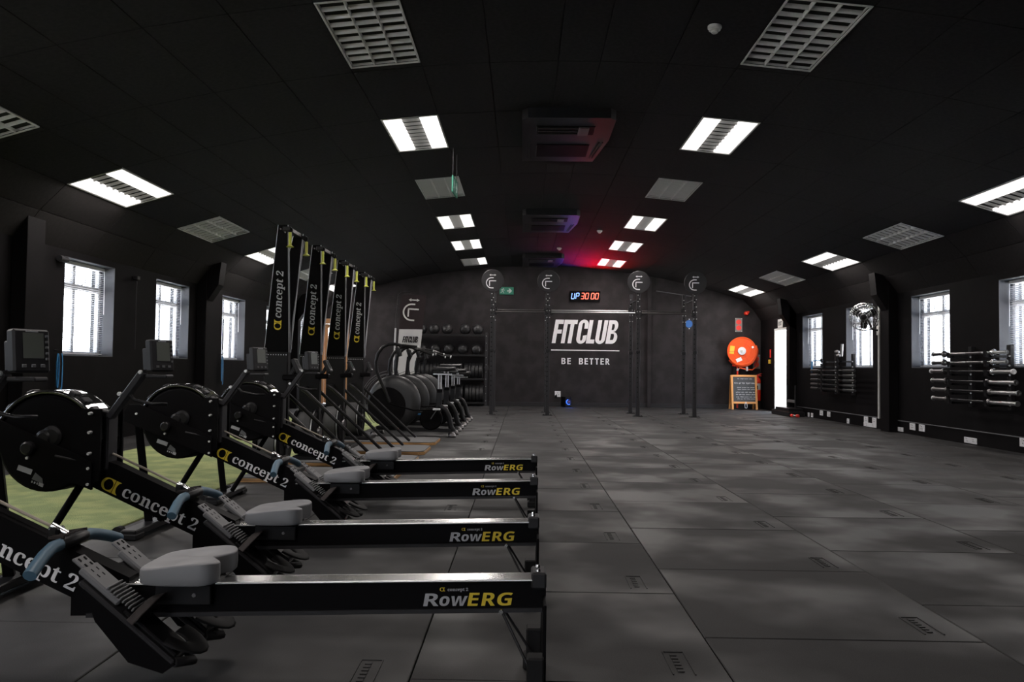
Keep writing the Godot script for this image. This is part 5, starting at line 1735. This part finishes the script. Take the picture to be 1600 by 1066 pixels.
	var ht := thing("dumbbell", "small red-headed dumbbell lying on the floor beside the dark step box", "dumbbell", V(5.75, 0.032, -16.75), 0.5)
	part("head", Mb.new().cyl(V(0, 0, 0.05), V(0, 0, 0.1), 0.032, -1.0, 12), M.sign_red, ht)
	part("head", Mb.new().cyl(V(0, 0, -0.1), V(0, 0, -0.05), 0.032, -1.0, 12), M.sign_red, ht)
	part("grip", Mb.new().cyl(V(0, 0, -0.05), V(0, 0, 0.05), 0.014, -1.0, 10), M.brushed, ht)
	var sl := thing("weight_sled", "black push sled with two upright poles by the right wall near the open door", "sled", V(5.7, 0, -17.45))
	sl.position = V(5.86, 0.113, -17.45)
	part("deck", Mb.new().box(V(0, 0.03, 0), V(0.3, 0.06, 0.9), 0.008), M.black_satin, sl)
	for z in [-0.25, 0.25]:
		part("pole", Mb.new().cyl(V(0.06, 0.05, z), V(0.06, 0.55, z), 0.02, -1.0, 10), M.black_satin, sl)
	part("crossbar", Mb.new().box(V(0.06, 0.2, 0), V(0.03, 0.06, 0.5), 0.004), M.mid_grey, sl)


func barbell_rack(za: float, zb: float, ys: Array, xb: float, label: String, near: bool) -> void:
	var r := thing("barbell_rack", label, "barbell rack", Vector3.ZERO, 0.0)
	for z in [za, zb]:
		var up := part("rack_post", Mb.new().box(V(XR - 0.047, (ys[0] + ys[-1]) / 2 + 0.0, z), V(0.05, ys[0] - ys[-1] + 0.2, 0.08), 0.004), M.black_satin, r)
		for y in ys:
			var hk := Mb.new()
			hk.box(V((xb + XR) / 2 - 0.02, y - 0.045, z), V(XR - xb - 0.02, 0.03, 0.05), 0.003)
			hk.prism(PackedVector2Array([Vector2(xb - 0.055, y + 0.02), Vector2(xb - 0.035, y + 0.02), Vector2(xb - 0.02, y - 0.025), Vector2(xb + 0.03, y - 0.03), Vector2(xb + 0.03, y - 0.06), Vector2(xb - 0.04, y - 0.055)]), 0.05, Transform3D(Basis(), V(0, 0, z)))
			part("hook", hk, M.black_satin, r)
			part("bolt", Mb.new().cyl(V(XR - 0.07, y - 0.04, z + 0.028), V(XR - 0.08, y - 0.04, z + 0.035), 0.012, -1.0, 8), M.brushed, up)
	var n := ys.size()
	var word := ["topmost", "second from top", "third from top", "fourth from top", "fifth from top", "sixth from top", "lowest"]
	for i in n:
		var y: float = ys[i]
		var w := "lowest" if i == n - 1 else word[i] as String
		if not near and i < 2: continue
		if near:
			var short := i < 2
			var z0: float = -11.18 if short else [-11.23, -11.2, -11.18, -11.18][i - 2]
			var z1: float = -9.5 if short else [-9.37, -9.33, -9.28, -9.3][i - 2]
			var b := thing("barbell", "%s barbell on the near right wall rack, %s" % [w, "short steel bar with round collars" if short else "long bar with steel sleeves"], "barbell", V(xb, y, 0), 0.0, "barbells on the near wall rack")
			var sl := 0.29 if short else (0.33 if i == 2 else 0.36)
			var sr := 0.26 if short else (0.40 if i == 2 else 0.55)
			part("shaft", Mb.new().cyl(V(0, 0, z0 + sl), V(0, 0, z1 - sr), 0.014, -1.0, 12), M.brushed if short else M.black_satin, b)
			if short: part("knurled_grip", Mb.new().cyl(V(0, 0, -10.35), V(0, 0, -10.0), 0.0165, -1.0, 12), M.dull_steel, b)
			for e in [[z0, z0 + sl, 1.0], [z1 - sr, z1, -1.0]]:
				var rad := (0.022 if e[2] > 0.0 else 0.018) if short else 0.0245
				var s := part("sleeve", Mb.new().cyl(V(0, 0, e[0]), V(0, 0, e[1]), rad, -1.0, 14), M.brushed if e[2] < 0.0 else (M.black_satin if short else M.dull_steel), b)
				var cz: float = e[1] if e[2] > 0.0 else e[0]
				part("collar", Mb.new().lathe([Vector2(0, -0.022), Vector2(0.03, -0.022), Vector2(0.042, -0.008), Vector2(0.042, 0.008), Vector2(0.03, 0.022), Vector2(0, 0.022)], Transform3D(Basis(Vector3.RIGHT, PI / 2), V(0, 0, cz)), 20), M.chrome if e[2] < 0.0 and i < 3 else M.dull_steel, s)
				var tip: float = e[1] if e[2] < 0.0 else e[0]
				part("end_cap", Mb.new().lathe([Vector2(0, -0.012), Vector2(rad + 0.006, -0.012), Vector2(rad + 0.009, 0.0), Vector2(rad + 0.006, 0.012), Vector2(rad * 0.55, 0.012), Vector2(rad * 0.5, 0.006), Vector2(0, 0.006)], Transform3D(Basis(Vector3.RIGHT, PI / 2), V(0, 0, tip)), 18), M.white if i == 2 else M.brushed, s)
		else:
			var b := thing("barbell", "%s black barbell on the far right wall rack" % w, "barbell", V(xb, y, 0), 0.0, "barbells on the far wall rack")
			part("shaft", Mb.new().cyl(V(0, 0, -15.55), V(0, 0, -14.35), 0.014, -1.0, 10), M.black_satin, b)
			for e in [[-15.93, -15.55], [-14.35, -13.85]]:
				part("sleeve", Mb.new().cyl(V(0, 0, e[0]), V(0, 0, e[1]), 0.024, -1.0, 12), M.fan_grey, b)
	if not near:
		var dh := thing("cable_handle", "chrome handles hanging on the top hook of the far wall rack", "handle", V(xb, 1.27, -14.38))
		part("bar", Mb.new().cyl(V(-0.02, -0.02, 0), V(-0.02, 0.2, 0.03), 0.022, -1.0, 12), M.brushed, dh)
		part("ball_end", Mb.new().ball(V(-0.02, 0.06, -0.2), 0.045, 14).ball(V(-0.03, -0.01, -0.12), 0.04, 14), M.dull_steel, dh)


# ---------------------------------------------------------------- left wall
func left_wall() -> void:
	# resistance bands on wall hooks, beside the first and before the third window
	for q in [[-8.68, 1.06, 0.62, "blue and black resistance bands hanging left of the nearest left window", "bands"], [-13.42, 1.10, 0.62, "blue-topped black suspension straps hanging in front of the third left window", "straps"]]:
		var b := thing("resistance_bands", q[3], q[4], V(XL, 0, q[0]))
		part("wall_hook", Mb.new().tube([V(0.0, q[1] + 0.04, 0), V(0.06, q[1] + 0.03, 0), V(0.07, q[1] + 0.07, 0)], 0.008, 6), M.charcoal, b)
		for k in 4:
			var z := -0.06 + k * 0.04
			var y0: float = q[1]
			var y1: float = q[2] + 0.06 * (k % 2)
			var pts := []
			for i in 17:
				var t := TAU * i / 16.0
				pts.append(V(0.045 + 0.01 * k, (y0 + y1) / 2 + cos(t) * (y0 - y1) / 2, z + sin(t) * 0.02))
			part("band", Mb.new().tube(pts, 0.009, 6, false, 0.5), M.band_blue if k % 3 == 0 else M.black_satin, b)
	single("strap_loop", Mb.new().tube([V(XL + 0.03, 1.75, -13.5), V(XL + 0.03, 1.4, -13.49), V(XL + 0.03, 1.22, -13.49)], 0.01, 6), M.black, "black strap running down the near edge of the third left window", "strap")
	single("wall_bracket", Mb.new().box(V(XL + 0.03, 2.1, -10.42), V(0.06, 0.05, 0.08), 0.006).tube([V(XL + 0.03, 2.08, -10.42), V(XL + 0.04, 1.5, -10.4), V(XL + 0.04, 1.15, -10.4)], 0.006, 6), M.black_satin, "small dark bracket with a hanging cord between the first two left windows", "bracket")
	single("blind_roller", Mb.new().cyl(V(XL + 0.04, 2.12, -8.64), V(XL + 0.04, 2.12, -8.78), 0.035, -1.0, 14), M.charcoal, "short dark roller end beside the top of the nearest left window", "roller")


# ---------------------------------------------------------------- things on the ceiling
func ceiling_things() -> void:
	var zs := [-7.9, -12.95, -18.0]
	var lab := ["nearest black ceiling air conditioner unit on the room's centre line", "middle black ceiling air conditioner unit, beyond the hanging exit sign", "farthest black ceiling air conditioner unit, just before the red and blue glow"]
	for i in 3:
		var y := 3.5
		var o := thing("air_conditioner", lab[i], "air conditioner", V(AX - 0.01, y, zs[i]), 0.0, "ceiling air conditioners")
		var W := 0.96
		var q := PackedVector2Array([Vector2(-W / 2 + 0.06, 0.0), Vector2(W / 2 - 0.06, 0.0), Vector2(W / 2, -0.07), Vector2(W / 2, -0.78), Vector2(W / 2 - 0.1, -1.68), Vector2(-W / 2, -1.68), Vector2(-W / 2, -0.07)])
		var up := Transform3D(Basis(Vector3.RIGHT, PI / 2), V(0, 0.055, 0))
		var qq := PackedVector2Array()
		for p in q: qq.append(Vector2(p.x, p.y))
		part("casing", Mb.new().prism(qq, 0.11, up), M.black_satin, o)
		var gr := Mb.new()
		gr.box(V(-0.02, 0.0, -0.42), V(0.62, 0.012, 0.3), 0.004)
		part("grille_frame", gr, M.black, o)
		for k in 3:
			part("grille_bar", Mb.new().box(V(-0.06, -0.01, -0.32 - k * 0.1), V(0.5, 0.014, 0.03), 0.003), M.charcoal, o)
		part("control_label", Mb.new().box(V(0.17, -0.012, -0.42), V(0.11, 0.014, 0.26), 0.002), M.mid_grey, o)
		for s in [-1.0, 1.0]:
			part("side_fin", Mb.new().bar(V(s * 0.42, -0.004, -0.85), V(s * (0.36 if s > 0 else 0.42), -0.004, -1.5), 0.012, 0.012), M.charcoal, o)
			part("side_fin", Mb.new().bar(V(s * 0.38, -0.004, -0.85), V(s * (0.33 if s > 0 else 0.38), -0.004, -1.5), 0.012, 0.012), M.charcoal, o)
		part("air_flap", Mb.new().box(V(-0.02, 0.0, -1.2), V(0.6, 0.014, 0.5), 0.004), M.black, o)
	var dl := ["cream smoke detector on the ceiling nearest the camera", "cream smoke detector on the ceiling right of the middle air conditioner", "flat cream smoke detector on the ceiling before the farthest air conditioner"]
	var ps := [[1.43, -5.93], [1.42, -14.82], [0.77, -17.17]]
	for i in 3:
		var d := thing("smoke_detector", dl[i], "smoke detector", V(ps[i][0], arch(ps[i][0] - AX), ps[i][1]), 0.0, "smoke detectors")
		var k := 0.85 if i < 2 else 0.9
		part("base", Mb.new().lathe([Vector2(0, 0.0), Vector2(0.062 * k, 0.0), Vector2(0.062 * k, -0.018), Vector2(0.05 * k, -0.024)], Transform3D(), 24), M.off_white, d)
		part("sensor_head", Mb.new().lathe([Vector2(0.05 * k, -0.02), Vector2(0.052 * k, -0.034), Vector2(0.03 * k, -0.04), Vector2(0.03 * k, -0.052), Vector2(0.024 * k, -0.056), Vector2(0, -0.057)], Transform3D(), 24), M.off_white, d)
	# exit sign hung edge-on from the ceiling
	var hs := thing("hanging_sign", "green exit sign hanging edge-on from the ceiling before the unlit inner left light", "exit sign", V(-0.85, 3.12, -9.35), PI / 2 - 0.06)
	exit_face(hs, 0.36, 0.2, 0.02, 1.0)
	for s in [-1.0, 1.0]: part("wire", Mb.new().cyl(V(s * 0.15, 0.1, 0.01), V(s * 0.15, 0.43, 0.01), 0.003, -1.0, 5), M.charcoal, hs)


# the heavy slanted word FITCLUB, cut from plain shapes; h high, w wide along its foot
func block_word(h: float, w: float, d: float, at: Vector3) -> Mb:
	var m := Mb.new()
	var k := w / 2.91
	var put := func(x: float, poly: Array) -> void:
		var q := PackedVector2Array()
		for p in poly: q.append(Vector2(x + p.x + p.y * h * 0.165 / k, p.y))
		m.prism(q, d, Transform3D(Basis().scaled(Vector3(k, h, 1.0)), at))
	var s := 0.168
	var arc := func(c: Vector2, rx: float, ry: float, a0: float, a1: float) -> Array:
		var o := []
		for i in 11:
			var a := deg_to_rad(lerpf(a0, a1, i / 10.0))
			o.append(c + Vector2(cos(a) * rx, sin(a) * ry))
		return o
	put.call(0.0, [Vector2(0, 0), Vector2(s, 0), Vector2(s, 0.41), Vector2(0.36, 0.41), Vector2(0.36, 0.58), Vector2(s, 0.58), Vector2(s, 0.82), Vector2(0.38, 0.82), Vector2(0.38, 1), Vector2(0, 1)])
	put.call(0.41, [Vector2(0, 0), Vector2(s, 0), Vector2(s, 1), Vector2(0, 1)])
	put.call(0.575, [Vector2(0.135, 0), Vector2(0.135 + s, 0), Vector2(0.135 + s, 0.82), Vector2(0.43, 0.82), Vector2(0.43, 1), Vector2(0, 1), Vector2(0, 0.82), Vector2(0.135, 0.82)])
	var r := 0.222
	var c := [Vector2(2 * r, 0.63)]
	c += arc.call(Vector2(r, 1.015 - r), r, r, 0, 180)
	c += arc.call(Vector2(r, r - 0.015), r, r, 180, 360)
	c += [Vector2(2 * r, 0.36), Vector2(2 * r - s, 0.33), Vector2(2 * r - s, r)]
	c += arc.call(Vector2(r, r - 0.015), r - s, 0.09, 360, 180)
	c += arc.call(Vector2(r, 1.015 - r), r - s, 0.09, 180, 0)
	c += [Vector2(2 * r - s, 0.63)]
	put.call(1.075, c)
	put.call(1.535, [Vector2(0, 0), Vector2(0.36, 0), Vector2(0.36, 0.17), Vector2(s, 0.17), Vector2(s, 1), Vector2(0, 1)])
	var u := [Vector2(0, 1)]
	u += arc.call(Vector2(r, r - 0.015), r, r, 180, 360)
	u += [Vector2(2 * r, 1), Vector2(2 * r - s, 1)]
	u += arc.call(Vector2(r, r - 0.015), r - s, 0.09, 360, 180)
	u += [Vector2(s, 1)]
	put.call(1.93, u)
	put.call(2.42, [Vector2(0, 0), Vector2(s, 0), Vector2(s, 1), Vector2(0, 1)])
	for q in [[0.5, 1.0, 0.44], [0.0, 0.5, 0.48]]:
		var cy: float = (q[0] + q[1]) / 2
		var ry: float = (q[1] - q[0]) / 2
		var rx := 0.2
		var b := [Vector2(s, q[0])]
		b += arc.call(Vector2(q[2] - rx, cy), rx, ry, -90, 90)
		b += [Vector2(s, q[1])]
		var iy0: float = q[0] + (0.08 if q[0] > 0.2 else 0.16)
		var iy1: float = q[1] - (0.16 if q[0] > 0.2 else 0.08)
		b += [Vector2(s, iy1)]
		b += arc.call(Vector2(q[2] - rx, (iy0 + iy1) / 2), 0.05, (iy1 - iy0) / 2, 90, -90)
		b += [Vector2(s, iy0)]
		put.call(2.42, b)
	return m
